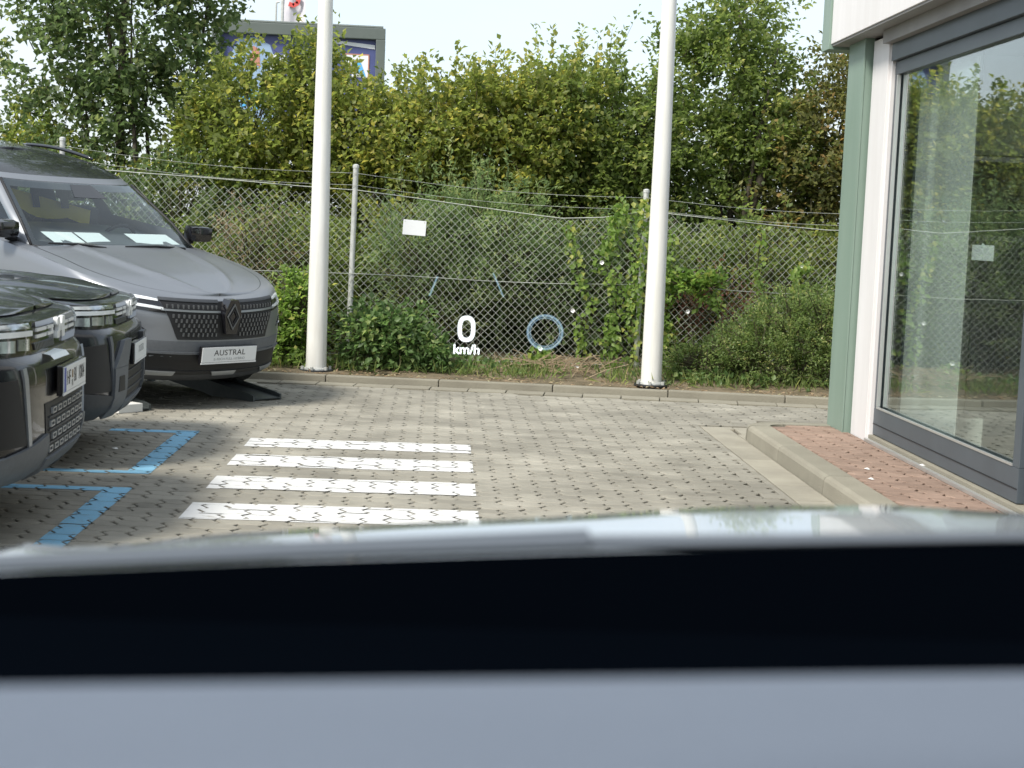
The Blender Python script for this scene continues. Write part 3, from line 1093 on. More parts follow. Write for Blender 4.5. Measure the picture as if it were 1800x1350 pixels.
tree('bush', 'green bush with tall upright shoots left of the right flagpole', 'bush', 1.6, 17.2, 0.1,
     [(-.2, 0, 2.5, .6, .6, .65, 1.6), (.35, 0, 2.35, .5, .6, .65, 1.4), (0, 0, 1.6, .9, .6, .7, 1.8), (0, 0, .7, 1.0, .6, .6, 1)],
     860, 22, 0.068, 0.048, 'leaf_green', shoots=30, group=VG, bias=0.06, shoot_len=0.8)
tree('tree', 'tall dark green tree right of the right flagpole', 'tree', 3.15, 17.5, 0.1,
     [(0, 0, 3.25, .48, .5, .5, 1.2), (.05, 0, 3.85, .42, .4, .40, .8), (-.5, 0, 2.45, .5, .6, .5, 1.5), (.5, 0, 2.5, .55, .6, .5, 1.5), (0, 0, 1.8, 1.0, .6, .7, 2), (0, 0, .8, 1.1, .6, .6, 1), (.5, 0, 3.2, .25, .3, .25, .3), (-.5, 0, 3.45, .25, .3, .2, .25)],
     980, 22, 0.068, 0.050, 'leaf_green', trunk=0.09, shoots=16, group=VG, bias=-0.06, shoot_len=0.5, stems=6)
tree('tree', 'brownish-green tree at the right against the showroom corner', 'tree', 4.35, 17.2, 0.1,
     [(0, 0, 2.5, .6, .6, .6, 1.6), (.15, 0, 3.15, .35, .4, .35, .6), (-.25, 0, 2.0, .65, .6, .6, 1.6), (.5, 0, 2.0, .7, .6, .7, 1.4), (0, 0, 1.0, 1.0, .6, .7, 1.3), (.5, 0, 3.4, .3, .4, .4, .5)],
     880, 22, 0.066, 0.045, 'leaf_brownish', trunk=0.08, shoots=14, group=VG, bias=0.0, stems=6)
tree('bush', 'dark bush behind the showroom corner, mostly seen mirrored in the glass', 'bush', 6.0, 17.0, 0.1,
     [(0, 0, 2.3, .9, .6, .8, 1.6), (.2, 0, 1.2, 1.1, .6, .9, 1.6)], 500, 20, 0.06, 0.04, 'leaf_green', shoots=8, group=VG)
# second rank that closes the view under the crowns
for i, (xx, hh, lab) in enumerate(((-7.0, 2.2, 'far-left bush of the second rank, left of the grey-green bush'),
                                   (-2.6, 1.3, 'low bush in shade between the tall tree and the olive bush'),
                                   (-0.2, 1.9, 'shaded bush standing behind the yellow-green bushes'),
                                   (1.1, 2.0, 'shaded bush behind the gap left of the right flagpole'),
                                   (2.35, 2.4, 'shaded bush directly behind the right flagpole'),
                                   (3.9, 2.3, 'shaded bush behind the two right-hand trees'))):
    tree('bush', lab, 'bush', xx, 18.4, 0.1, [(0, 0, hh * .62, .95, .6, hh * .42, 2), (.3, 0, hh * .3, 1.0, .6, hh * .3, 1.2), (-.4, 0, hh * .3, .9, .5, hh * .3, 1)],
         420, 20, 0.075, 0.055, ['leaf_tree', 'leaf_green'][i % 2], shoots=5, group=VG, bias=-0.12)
for xx, zz, mm, lab in ((-2.9, 1.15, 'leaf_green', 'ivy-like low bush behind the fence beside the roof of the grey car'),
                       (-1.1, 1.3, 'leaf_green', 'leafy low bush behind the fence at the left flagpole'),
                       (-0.1, 1.2, 'leaf_olive', 'leafy low bush behind the fence under the yellow-green bush'),
                       (1.0, 1.15, 'leaf_tree', 'dark leafy low bush behind the fence under its sag'),
                       (2.3, 1.2, 'leaf_green', 'leafy low bush behind the fence at the right flagpole'),
                       (3.7, 1.3, 'leaf_olive', 'leafy low bush behind the fence beside the showroom corner')):
    tree('bush', lab, 'bush', xx, 15.95, 0.1, [(-.35, 0, zz * .55, .5, .25, zz * .42, 1.3), (.35, 0, zz * .6, .5, .25, zz * .42, 1.3), (0, 0, zz * .3, .8, .25, zz * .3, 1)],
         330, 20, 0.062, 0.045, mm, trunk=.02, shoots=6, shoot_len=.4, group='low bushes just behind the fence', bias=0.02, inner=.35)
# low growth just behind the fence
tree('weed_clump', 'feathery grey-green clump with thin drooping stems behind the white plate', 'plant', 0.25, 15.25, 0.1,
     [(-.35, 0, .95, .5, .25, .55, 1.4), (.35, 0, 1.05, .5, .25, .5, 1.4), (.1, 0, 1.3, .5, .25, .3, .8)], 440, 28, 0.065, 0.019, 'leaf_needle', trunk=.012, tl=(.3, .6), spread=.03, upb=0.9, shoots=14, shoot_len=.7, stems=6)
tree('weed_clump', 'tangled low green growth behind the fence left of the left post', 'plant', -1.9, 15.2, 0.1,
     [(-.5, 0, .6, .5, .25, .5, 1.2), (.3, 0, .8, .55, .25, .6, 1.4), (.6, 0, .35, .4, .25, .3, .8)], 380, 22, 0.055, 0.036, 'leaf_green', trunk=.012, bias=-.03)
tree('weed_clump', 'shaded leafy growth behind the fence beside the right post', 'plant', 1.55, 15.4, 0.1,
     [(-.2, 0, .7, .5, .3, .5, 1.2), (.4, 0, .95, .45, .25, .5, 1.2)], 240, 20, 0.06, 0.044, 'leaf_tree', trunk=.012, bias=-.08)
tree('weed_clump', 'shaded green growth behind the fence right of the right flagpole', 'plant', 2.75, 15.5, 0.1,
     [(-.3, 0, .7, .5, .3, .55, 1.2), (.4, 0, .85, .55, .25, .6, 1.2)], 300, 20, 0.06, 0.044, 'leaf_green', trunk=.012, bias=-.06)
tree('weed_clump', 'reddish withered patch behind the fence above the clipped shrub', 'plant', 2.72, 15.0, 0.1,
     [(0, 0, .62, .22, .12, .22, 1)], 70, 20, 0.05, 0.016, 'leaf_red', trunk=.008, stems=2)
tree('weed_clump', 'pale brown dried weeds behind the fence beside the grey bonnet', 'plant', -1.62, 14.95, 0.1,
     [(-.25, 0, .95, .22, .15, .35, 1), (0.05, 0, .55, .2, .15, .35, 1.0), (.1, 0, .3, .2, .15, .25, .5)], 110, 20, 0.06, 0.012, 'leaf_dry', trunk=.008, upb=1.3, stems=4, tl=(.25, .5))
# in front of the fence
tree('bramble', 'low glossy green bramble at the foot of the left fence post', 'bramble', -0.52, 14.18, 0.09,
     [(.1, 0, .33, .30, .16, .26, 1.6), (.36, 0, .2, .2, .16, .14, .8), (-.17, 0, .28, .16, .14, .24, .8)], 250, 16, 0.062, 0.046, 'leaf_bramble', trunk=.01, spread=.035, tl=(.1, .25), bias=.05)
tree('shrub', 'rounded small-leaved shrub on the verge beside the showroom corner', 'shrub', 3.22, 13.95, 0.07,
     [(0, 0, .46, .5, .28, .40, 2), (.3, 0, .55, .35, .25, .35, 1), (-.3, 0, .28, .3, .25, .25, .9), (.45, -.05, .3, .3, .25, .3, .7)], 900, 24, 0.030, 0.016, 'leaf_shrub', trunk=.02, spread=.02, tl=(.12, .3), bias=.02, shoots=24, shoot_len=.22, inner=.6)
tree('shrub', 'small trailing shrub left of the rounded shrub, behind the right flagpole', 'shrub', 2.45, 14.1, 0.07,
     [(0, 0, .2, .35, .2, .2, 2), (.25, 0, .3, .25, .2, .22, 1)], 260, 22, 0.034, 0.018, 'leaf_shrub', trunk=.012, spread=.02, tl=(.1, .25), bias=.0, inner=.4)
tree('weed_clump', 'low leafy weeds on the verge left of the left flagpole', 'plant', -1.42, 14.3, 0.08,
     [(-.2, 0, .2, .3, .15, .2, 1), (.1, 0, .5, .14, .1, .4, 1), (-.1, .05, .35, .16, .1, .3, .8)], 230, 18, 0.055, 0.034, 'leaf_vine', trunk=.01, spread=.03, tl=(.1, .25))

# bindweed climbing the mesh


def vine(label, path, n, spread, flowers, bias=0.0):
    T = thing('bindweed', label, 'vine', (path[0][0], FY - 0.02, path[0][1]), group='bindweed on the fence')
    P = np.array([(x - path[0][0], -0.02, z - path[0][1]) for x, z in path])
    seg = rng.integers(0, len(P) - 1, n)
    t = rng.random(n)[:, None]
    pos = P[seg] * (1 - t) + P[seg + 1] * t + np.stack([rng.normal(0, spread, n), rng.normal(-0.02, 0.03, n), rng.normal(0, spread, n)], 1)
    d = unit(rng.normal(0, 0.6, (n, 3)) + np.array([0, -0.3, -0.7]))
    nr = unit(rng.normal(0, 0.4, (n, 3)) + np.array([0, -1, 0.5]))
    leaf_mesh('leaves', pos, d, nr, 0.06, 0.045, rng.beta(2.4, 2.2, n) + bias, 'leaf_vine', T)
    b = MB()
    b.tube([tuple(p + np.array([0.01 * math.sin(i * 2.1), 0, 0])) for i, p in enumerate(P)], 0.004, 4)
    b.build('stem', 'twig', T)
    for fx, fz in flowers:
        fl = MB()
        cx, cz = fx - path[0][0], fz - path[0][1]
        ring0 = [(cx + 0.006 * math.cos(a), -0.055, cz + 0.006 * math.sin(a)) for a in np.linspace(0, 2 * PI, 11)]
        ring1 = [(cx + 0.021 * math.cos(a) * (1 + .08 * math.cos(5 * a)), -0.072, cz + 0.021 * math.sin(a) * (1 + .08 * math.cos(5 * a))) for a in np.linspace(0, 2 * PI, 11)]
        fl.grid([ring0, ring1])
        fl.add(ring0[:-1], [tuple(range(10))])
        o = fl.build('flower', 'petal', T, smooth=True)
    return T


vine('bindweed with two white flowers climbing left of the right fence post', [(1.62, .15), (1.62, .5), (1.66, .85), (1.5, 1.15), (1.62, 1.45), (1.68, 1.7)], 420, 0.055, [(1.49, 1.13), (1.525, 1.19)])
vine('bindweed strand dangling from the sag of the fence top wire', [(1.36, .25), (1.30, .5), (1.42, .75), (1.28, 1.0), (1.22, 1.25), (1.17, 1.5)], 150, 0.03, [(1.235, .67)], 0.05)
vine('thick bindweed wrapped round the right fence post', [(1.84, .2), (1.80, .6), (1.82, 1.0), (1.86, 1.4), (1.87, 1.72)], 260, 0.045, [], 0.1)
vine('bindweed with one white flower right of the right flagpole', [(2.08, .15), (2.12, .5), (2.06, .85), (2.15, 1.1), (2.06, 1.4)], 300, 0.05, [(2.325, .70)], 0.05)
vine('thin bindweed climbing the fence above the rounded shrub', [(2.95, .5), (3.08, .8), (2.98, 1.1), (3.0, 1.5)], 90, 0.03, [], 0.08)
vine('bright green bindweed with one white flower close to the showroom', [(3.36, .6), (3.34, .85), (3.38, 1.12), (3.4, 1.18)], 150, 0.035, [(3.385, 1.17)], 0.12)
vine('low bindweed runner with a white flower at the foot of the fence', [(0.72, .12), (0.9, .25), (1.0, .2), (1.1, .16)], 120, 0.05, [(0.945, .30), (1.30, .14)])
# hanging branch with pale leaves seen through the mesh
tree('branch', 'light green leafy branch poking through the mesh right of the flagpole', 'branch', 2.42, 14.42, 0.1,
     [(-.12, 0, .98, .16, .05, .07, 1), (.1, 0, .92, .16, .05, .06, 1)], 40, 16, 0.06, 0.045, 'leaf_vine', trunk=.006, stems=1, tl=(.08, .2), spread=.025)

# dry stalks lying at the foot of the fence, and grass along the verge
b = MB()
for k in range(150):
    x, y = random.gauss(1.15, .28), random.uniform(13.95, 14.6)
    a = random.uniform(0, PI)
    l_ = random.uniform(.08, .28)
    z = 0.09 + random.uniform(0, .12)
    dx, dy, dz = math.cos(a) * l_, math.sin(a) * l_ * .4, random.gauss(0, .06)
    b.tube([(x - dx, y - dy, z - dz), (x, y, z + .02), (x + dx, y + dy, z + dz)], random.uniform(.002, .005), 3)
props(b.build('dry_stalks', 'dry_stalk'), 'heap of dry pale stalks at the foot of the fence', 'stalks', kind='stuff')
n = 9000
gx = rng.uniform(-6.5, 6.0, n)
gy = np.array([kerb_y(x) for x in gx]) + 0.28 + rng.beta(1.6, 1.3, n) * 1.15
pos = np.stack([gx, gy, np.full(n, 0.06)], 1)
d = unit(rng.normal(0, 0.5, (n, 3)) + np.array([0, 0, 1.0]))
dens = (np.sin(gx * 3.3) + np.sin(gx * 7.9 + 1) + rng.normal(0, .8, n)) > -0.4
leaf_mesh('verge_grass', pos[dens], d[dens], unit(rng.normal(0, 1, (n, 3)))[dens], 0.15, 0.012, rng.beta(2, 2, n)[dens], 'grass', None)
props(bpy.data.objects['verge_grass'], 'short ragged grass and weeds along the verge below the fence', 'grass', kind='stuff')
n = 2600
gx = rng.uniform(-6.5, 5.0, n)
gy = np.array([kerb_y(x) for x in gx]) + 0.45 + rng.random(n) * 0.9
dens = (np.sin(gx * 2.7 + 1) + rng.normal(0, .7, n)) > 0.1
pos = np.stack([gx, gy, 0.08 + rng.random(n) * 0.10], 1)
leaf_mesh('verge_weeds', pos[dens], unit(rng.normal(0, .7, (n, 3)) + np.array([0, -.2, .4]))[dens], unit(rng.normal(0, .4, (n, 3)) + np.array([0, -.3, 1]))[dens], 0.07, 0.045, rng.beta(2, 2, n)[dens], 'leaf_bramble', None)
props(bpy.data.objects['verge_weeds'], 'small broad-leaved weeds scattered along the foot of the fence', 'weeds', kind='stuff')
n = 1500
gx = rng.uniform(-6.5, 5.0, n)
gy = np.array([kerb_y(x) for x in gx]) + 0.08 + rng.random(n) * 0.8
pos = np.stack([gx, gy, np.full(n, 0.066)], 1)
leaf_mesh('leaf_litter', pos, unit(rng.normal(0, 1, (n, 3)) * np.array([1, 1, .15])), unit(rng.normal(0, .2, (n, 3)) + np.array([0, 0, 1])), 0.04, 0.025, rng.random(n), 'leaf_dry', None)
props(bpy.data.objects['leaf_litter'], 'dry brown leaf litter on the soil strip behind the kerb', 'leaves', kind='stuff')
# few fallen scraps on the walk and yard
for k, (x, y, z, lab) in enumerate(((2.50, 8.72, WZ, 'white petal lying on the red walk, farther of two'), (2.42, 8.35, WZ, 'white petal lying on the red walk, nearer of two'),
                                    (2.79, 8.62, 0.152, 'white pebble on the threshold of the sliding door'), (-1.93, 9.25, 0.003, 'pale crumb on the pavers inside the farther blue bracket'))):
    o = MB().add([(0.02, 0, 0.002), (0.008, 0.014, 0.010), (-0.014, 0.01, 0.003), (-0.02, -0.006, 0.008), (0.004, -0.014, 0.003), (0, 0, 0.012)], [(0, 1, 5), (1, 2, 5), (2, 3, 5), (3, 4, 5), (4, 0, 5)]).build('litter_scrap', 'petal')
    o.location = (x, y, z)
    props(o, lab, 'litter')

# ------------------------------------------------------------------ billboard and flag far behind
BB = thing('billboard', 'large framed blue advertising billboard half hidden behind the bushes', 'billboard', (-3.27, 34, 0), (0, 0, math.radians(2)))
w2 = 1.86
for nm, bxs in (('frame_rail', (-w2, w2, -.12, .12, 5.36, 5.60)), ('frame_rail', (-w2, w2, -.12, .12, 2.75, 2.95)), ('frame_stile', (-w2 - .002, -w2 + .2, -.125, .125, 2.952, 5.358)), ('frame_stile', (w2 - .2, w2 + .002, -.125, .125, 2.952, 5.358))):
    MB().box(*bxs, .015).build(nm, 'board_frame', BB)
MB().tube([(-w2 + .02, -.06, 5.62), (w2 - .05, -.06, 5.62)], .035, 8).build('light_tube', 'board_frame', BB)
for sx in (-1.2, 1.2):
    MB().box(sx - .09, sx + .09, -.05, .05, 0, 2.74).build('leg', 'board_frame', BB)
ps = MB().box(-w2 + .2, w2 - .2, .02, .06, 2.95, 5.36).build('poster', 'poster_blue', BB)
sk = MB()
sk.prism([(-1.45, 3.0), (-0.45, 3.0), (-.42, 4.6), (-.62, 5.15), (-.95, 5.3), (-1.3, 5.25), (-1.5, 4.8)], 1, .013, .019)
sk.build('pale_cloud', 'poster_sky', ps)
MB().prism([(-1.05, 4.75), (-.82, 4.68), (-.85, 5.05), (-.98, 5.12)], 1, .006, .011).build('orange_figure', 'poster_orange', ps)
st = []
for k in range(10):
    a = PI / 2 + k * PI / 5
    r_ = .33 if k % 2 == 0 else .15
    st.append((-1.05 + r_ * math.cos(a), 4.02 + r_ * math.sin(a)))
MB().prism(st, 1, .006, .011).build('cyan_star', 'poster_cyan', ps)
for nm, pts in (('white_letter', [(-.62, 4.6), (-.46, 4.6), (-.46, 4.95), (-.62, 4.95)]), ('white_letter', [(-.40, 4.6), (-.28, 4.6), (-.28, 4.95), (-.40, 4.95)]),
                ('white_line', [(0.0, 4.55), (.75, 4.52), (.75, 4.66), (0.0, 4.69)]), ('white_line', [(0.0, 4.22), (.7, 4.19), (.7, 4.32), (0.0, 4.35)])):
    MB().prism(pts, 1, .006, .011).build(nm, 'poster_white', ps)
MB().prism([(.55, 5.27), (1.64, 5.16), (1.64, 5.25), (.55, 5.33)], 1, .006, .011).build('white_edge', 'poster_white', ps)
lp = MB().prism([(1.02, 4.55), (1.50, 4.55), (1.50, 5.02), (1.02, 5.02)], 1, .006, .012).build('logo_panel', 'poster_white', ps)
MB().prism([(1.22, 4.93), (1.32, 4.93), (1.46, 4.57), (1.33, 4.57)], 1, .000, .0055).build('logo_stroke', 'poster_cyan', ps)
MB().prism([(1.06, 4.57), (1.14, 4.57), (1.25, 4.90), (1.18, 4.93)], 1, .000, .0055).build('logo_stroke', 'poster_blue', ps)
for pts in ([(1.0, 5.02), (1.52, 5.02), (1.52, 5.045), (1.0, 5.045)], [(1.50, 4.53), (1.525, 4.53), (1.525, 5.02), (1.50, 5.02)]):
    MB().prism(pts, 1, .004, .0125).build('logo_border', 'poster_orange', ps)

FL = thing('banner_flag', 'white banner flag with a red letter shape high above the billboard', 'flag', (-4.82, 45, 0))
MB().tube([(0, 0, 0), (0, 0, 9.6)], [.07, .04], 10).build('pole', 'galvanised', FL)
rowsF = []
for i in range(13):
    z = 9.4 - i * 0.2
    rowsF.append([(0.05 + 0.55 * j / 8 + (0.06 * i / 12 if j else 0), 0.06 * math.sin(j * .9 + i * .35), z - 0.02 * j) for j in range(9)])
fc = MB().grid(rowsF).build('cloth', 'flag_white', FL, smooth=True)
spath = [(.48, 8.0), (.42, 8.12), (.28, 8.14), (.19, 8.05), (.22, 7.92), (.36, 7.82), (.46, 7.70), (.44, 7.55), (.32, 7.48), (.20, 7.52)]
sb = MB()
for (a0, z0_), (a1, z1_) in zip(spath, spath[1:]):
    dx, dz = a1 - a0, z1_ - z0_
    l_ = math.hypot(dx, dz)
    nx, nz_ = -dz / l_ * .06, dx / l_ * .06
    sb.prism([(a0 + nx - dx * .1, z0_ + nz_ - dz * .1), (a1 + nx + dx * .1, z1_ + nz_ + dz * .1), (a1 - nx + dx * .1, z1_ - nz_ + dz * .1), (a0 - nx - dx * .1, z0_ - nz_ - dz * .1)], 1, -.105, -.085)
sb.build('red_letter', 'flag_red', fc)
for xx, lab in ((-5.0, 'thin bare pole left of the banner flag'), (-3.75, 'thin bare pole right of the banner flag')):
    t = thing('bare_pole', lab, 'pole', (xx, 45, 0))
    MB().tube([(0, 0, 0), (0, 0, 7.55)], [.05, .03], 8).build('shaft', 'galvanised', t)
    MB().tube([(0, 0, 7.55), (0.10, 0, 7.58)], [.03, .02], 6).build('tip_arm', 'galvanised', t)

# ------------------------------------------------------------------ parked cars


def quadpatch(fn, c, nu=8, nv=4, off=0.004, th=0.02):
    """patch lying on a curved surface fn(u, v); c = corners (bl, br, tr, tl) in (u, v); lifted by off, with a rim of depth th"""
    def pt(u, v):
        a = (lerp(c[0][0], c[1][0], u), lerp(c[0][1], c[1][1], u))
        b = (lerp(c[3][0], c[2][0], u), lerp(c[3][1], c[2][1], u))
        return lerp(a[0], b[0], v), lerp(a[1], b[1], v)

    def P3(u, v, o):
        a, b = pt(u, v)
        p = fn(a, b)
        e = 2e-3
        du = fn(a + e, b) - fn(a - e, b)
        dv = fn(a, b + e) - fn(a, b - e)
        n = du.cross(dv)
        n = n.normalized() if n.length > 1e-12 else Vector((1, 0, 0))
        if n.dot(p - Vector((-2.2, 0, 0.5))) < 0:
            n = -n
        return p + n * o
    b = MB()
    top = [[P3(i / nu, j / nv, off) for j in range(nv + 1)] for i in range(nu + 1)]
    b.grid(top)
    rim = [(i, 0) for i in range(nu + 1)] + [(nu, j) for j in range(1, nv + 1)] + [(i, nv) for i in range(nu - 1, -1, -1)] + [(0, j) for j in range(nv - 1, 0, -1)]
    o = len(b.v)
    for i, j in rim:
        b.v.append(tuple(top[i][j]))
        b.v.append(tuple(P3(i / nu, j / nv, off - th)))
    m_ = len(rim)
    for k in range(m_):
        k2 = (k + 1) % m_
        b.f.append((o + 2 * k, o + 2 * k + 1, o + 2 * k2 + 1, o + 2 * k2))
    return b


class Car:
    def __init__(self, T, S):
        self.T, self.S = T, S

    def zt(self, x):
        return tab(-x, self.S['zt'])

    def plan(self, a, z):
        """outline parameter a in [-3, 3] at height z -> (x, y)"""
        S = self.S
        n, w, cd, e = tab(z, S['n']), tab(z, S['w']), S['cd'], S['e']
        tail, cr = -S['L'] + 0.25 * max(0, z - .9), 0.45
        s = 1 if a >= 0 else -1
        a = abs(a)
        if a <= 1:
            t = a * PI / 2
            return n - cd + cd * max(0, math.cos(t)) ** (2 / e), s * w * math.sin(t) ** (2 / e)
        if a <= 2:
            return lerp(n - cd, tail + cr, a - 1), s * w
        t = (3 - a) * PI / 2
        return tail + cr - cr * max(0, math.cos(t)) ** (2 / 2.8), s * w * max(0, math.sin(t)) ** (2 / 2.8)

    def F(self, y, z):
        S = self.S
        n, w, cd, e = tab(z, S['n']), tab(z, S['w']), S['cd'], S['e']
        r = min(abs(y) / w, 1.0)
        return Vector((n - cd + cd * (1 - r ** e) ** (1 / e), y, z))

    def G(self, a, k):
        """greenhouse: outline parameter a, level k"""
        S = self.S
        g = S['gh']
        z, f, hw, rr = (tab(k, [(q[0], q[i]) for q in g]) for i in (1, 2, 3, 4))
        cd, e = S.get('gcd', 0.28), 2.5
        s = 1 if a >= 0 else -1
        a = abs(a)
        if a <= 1:
            t = a * PI / 2
            return Vector((f - cd + cd * max(0, math.cos(t)) ** (2 / e), s * hw * math.sin(t) ** (2 / e), z))
        if a <= 2:
            return Vector((lerp(f - cd, rr + .25, a - 1), s * hw, z))
        t = (3 - a) * PI / 2
        return Vector((rr + .25 - .25 * max(0, math.cos(t)) ** (2 / e), s * hw * max(0, math.sin(t)) ** (2 / e), z))

    def hoodz(self, x, c):
        """height of the deck at station x, lateral fraction c"""
        S = self.S
        cr = S['crown'] * (1 - math.exp(x / 0.35))
        z = self.zt(x) + cr * (1 - abs(c) ** 2.4)
        if x > -1.5:
            for yr, amp, wd in S['ridge']:
                yc = yr + 0.16 * (-x)
                z += amp * math.exp(-((abs(c) * 0.88 - yc) / wd) ** 2) * min(1, max(0, (-x - 0.12) / 0.25))
        return z

    def build(self):
        S, T = self.S, self.T
        A = [i / 26 for i in range(0, 27)] + [1 + i / 12 for i in range(1, 13)] + [2 + i / 10 for i in range(1, 11)]
        A = [-a for a in reversed(A[1:])] + A
        zb = S['zb']
        ks = S['levels']
        rows_ = []
        for z in ks:
            rw = []
            for a in A:
                x, y = self.plan(a, min(z, 0.9))
                ztop = self.zt(x)
                zz = zb + (ztop - zb) * (z - zb) / (ks[-1] - zb)
                x, y = self.plan(a, z)
                rw.append((x, y, zz))
            rows_.append(rw)
        body = MB().grid(rows_).build('body', S['paint'], T, smooth=True, auto=S.get('crease', 38))
        # underside and deck under the bonnet gap
        MB().add([(x, y, z + 0.01) for x, y, z in rows_[0]], [tuple(range(len(A) - 1))]).build('underside', 'matt_black', T)
        ztop_lv = ks[-1]
        st = [0.002, 0.012] + [i / 26 for i in range(1, 27)] + [1 + 0.03 * i for i in range(1, 34)]

        def deck(c0, c1, nc, dz, amax):
            P = []
            for a in st:
                if a > amax:
                    break
                x, y = self.plan(a, ztop_lv)
                P.append([(x, y * lerp(c0, c1, j / nc), self.hoodz(x, lerp(c0, c1, j / nc)) + dz) for j in range(nc + 1)])
            return P
        amax = 1.42
        MB().grid(deck(-.88, .88, 36, 0.0, amax)).build('bonnet', S['paint'], T, smooth=True, auto=60)
        for c0, c1 in ((.888, 1), (-1, -.888)):
            MB().grid(deck(c0, c1, 3, 0.0, amax)).build('wing', S['paint'], T, smooth=True)
        MB().grid(deck(-1, 1, 8, -0.02, 1.40 if S.get('open') else 1.99)).build('bay', 'matt_black', T)
        # greenhouse
        gA = A
        lv = [q[0] for q in S['gh']]
        lv = sorted(set([lv[0] + (lv[-1] - lv[0]) * i / 16 for i in range(17)]))
        R = [[self.G(a, k) for a in gA] for k in lv]
        last = R[-1]
        R.append([Vector((p.x, p.y * 0.5, p.z + 0.012)) for p in last])
        R.append([Vector((p.x, 0, p.z + 0.016)) for p in last])
        ncut = next(i for i, k in enumerate(lv) if k >= S['wst'] + .03)
        cabin = MB().grid(R[:ncut + 1])
        wins = [(-.76, .76, .10, S['wst'] - .03)] + [(sg * a0, sg * a1, .24, S['wst'] * .94) for sg in (-1, 1) for a0, a1 in ((1.0, 1.34), (1.40, 1.73), (1.80, 1.93))]
        if S.get('open'):
            na = len(gA)
            keep = []
            for q in range(len(cabin.f)):
                i_, j_ = divmod(q, na - 1)
                inside = any(min(w0, w1) - 1e-6 <= min(gA[j_], gA[j_ + 1]) and max(gA[j_], gA[j_ + 1]) <= max(w0, w1) + 1e-6 and lv[i_] >= k0 - .02 and lv[i_ + 1] <= k1 + .02 for w0, w1, k0, k1 in wins)
                if not inside:
                    keep.append(cabin.f[q])
            cabin.f = keep
        cabin.build('cabin', S['paint'], T, smooth=True, auto=50)
        MB().grid(R[ncut:]).build('roof', S.get('roof', S['paint']), T, smooth=True, auto=50)
        ws = quadpatch(self.G, ((-.80, .06), (.80, .06), (.74, S['wst']), (-.74, S['wst'])), 22, 8, .006, .01 if not S.get('open') else .001).build('windscreen', 'car_clear' if S.get('open') else 'car_glass', T, smooth=True, auto=40)
        quadpatch(self.G, ((-.86, .02), (.86, .02), (.85, .07), (-.85, .07)), 20, 2, .012, .02).build('scuttle', 'matt_black', T, smooth=True, auto=40)
        if S.get('open'):
            wt = S['wst']
            for c_ in (((-.80, .06), (.80, .06), (.79, .125), (-.79, .125)), ((-.75, wt - .07), (.75, wt - .07), (.745, wt + .01), (-.745, wt + .01)),
                       ((-.805, .06), (-.725, .06), (-.68, wt), (-.745, wt)), ((.725, .06), (.805, .06), (.745, wt), (.68, wt))):
                quadpatch(self.G, c_, 16, 8, .0025, .001).build('screen_border', 'gloss_black', ws, smooth=True)
        for sg in (-1, 1):
            for a0, a1 in ((1.03, 1.36), (1.385, 1.75), (1.78, 1.95)):
                quadpatch(self.G, ((sg * (a0 - (.10 if a0 < 1.1 else 0)), .2), (sg * a1, .2), (sg * a1, S['wst'] * .98), (sg * (a0 + .02), S['wst'] * .98)), 6, 5, .005, .01 if not S.get('open') else .001).build('side_window', 'car_clear' if S.get('open') else 'car_glass', T, smooth=True, auto=40)
            rl = [self.G(sg * (.96 + 0.9 * i / 14), .92) + Vector((0, sg * .03, .03 + .03 * math.sin(PI * i / 14))) for i in range(15)]
            MB().tube(rl, [.008] + [.017] * 13 + [.008], 6).build('roof_rail', 'gloss_black', T, smooth=True)
            # pillar trim
            tr = [self.G(sg * (.815 - .055 * k), lerp(.07, S['wst'], k)) + Vector((.006, sg * .004, .004)) for k in np.linspace(0, 1, 9)]
            MB().tube(tr, .012, 5).build('pillar_trim', 'matt_black', T, smooth=True)
            # wheels
            for xw in (S['axle'], S['axle'] - S['wb']):
                wh = bpy.data.objects.new('wheel', None)
                COL.objects.link(wh)
                wh.parent = T
                wh.location = (xw, sg * (tab(.35, S['w']) - .085), S['wr'] + S.get('lift', 0))
                r0 = S['wr']
                ty = MB().tube([(0, -.11, 0), (0, -.10, 0), (0, .10, 0), (0, .11, 0)], [r0 - .03, r0, r0, r0 - .03], 28)
                ty.build('tyre', 'tyre', wh, smooth=True, auto=40)
                rm = MB().tube([(0, sg * .108, 0), (0, sg * .114, 0)], [r0 * .68, r0 * .66], 24)
                for k in range(5):
                    a = k * 2 * PI / 5
                    ca, sa = math.cos(a), math.sin(a)
                    rm.tube([(0.03 * ca, sg * .12, .03 * sa), (r0 * .64 * ca, sg * .116, r0 * .64 * sa)], [.035, .05], 4)
                rm.build('rim', 'rim', wh, smooth=True, auto=30)
                ar = MB()
                pts = []
                for k in range(15):
                    a = PI * k / 14
                    pts.append(((r0 + .09) * math.cos(a) + xw, S['wr'] + (r0 + .09) * math.sin(a)))
                yy = tab(.5, S['w'])
                ar.prism([(p[0], p[1]) for p in pts] + [(xw - r0 - .09, zb + .01), (xw + r0 + .09, zb + .01)], 1, sg * (yy - .05), sg * (yy + .012))
                ar.build('wheel_arch', 'matt_black', T)
            # mirror
            mz = S['mir']
            mo = MB().box(-.08, .08, -.105, .105, -.068, .068, .045).build('mirror', S.get('mirror', 'gloss_black'), T, smooth=True, auto=50)
            mo.location = (mz[0], sg * mz[1], mz[2])
            mo.rotation_euler = (0, 0, sg * math.radians(-12))
            arm = MB().tube([(0.0, -sg * .05, -.06), (-.02, -sg * .18, -.10)], [.03, .025], 6).build('arm', 'matt_black', mo)
        return body

    def f(self, name, c, material, off=.004, th=.02, nu=8, nv=3, parent=None):
        return quadpatch(self.F, c, nu, nv, off, th).build(name, material, parent or self.T, smooth=True, auto=35)

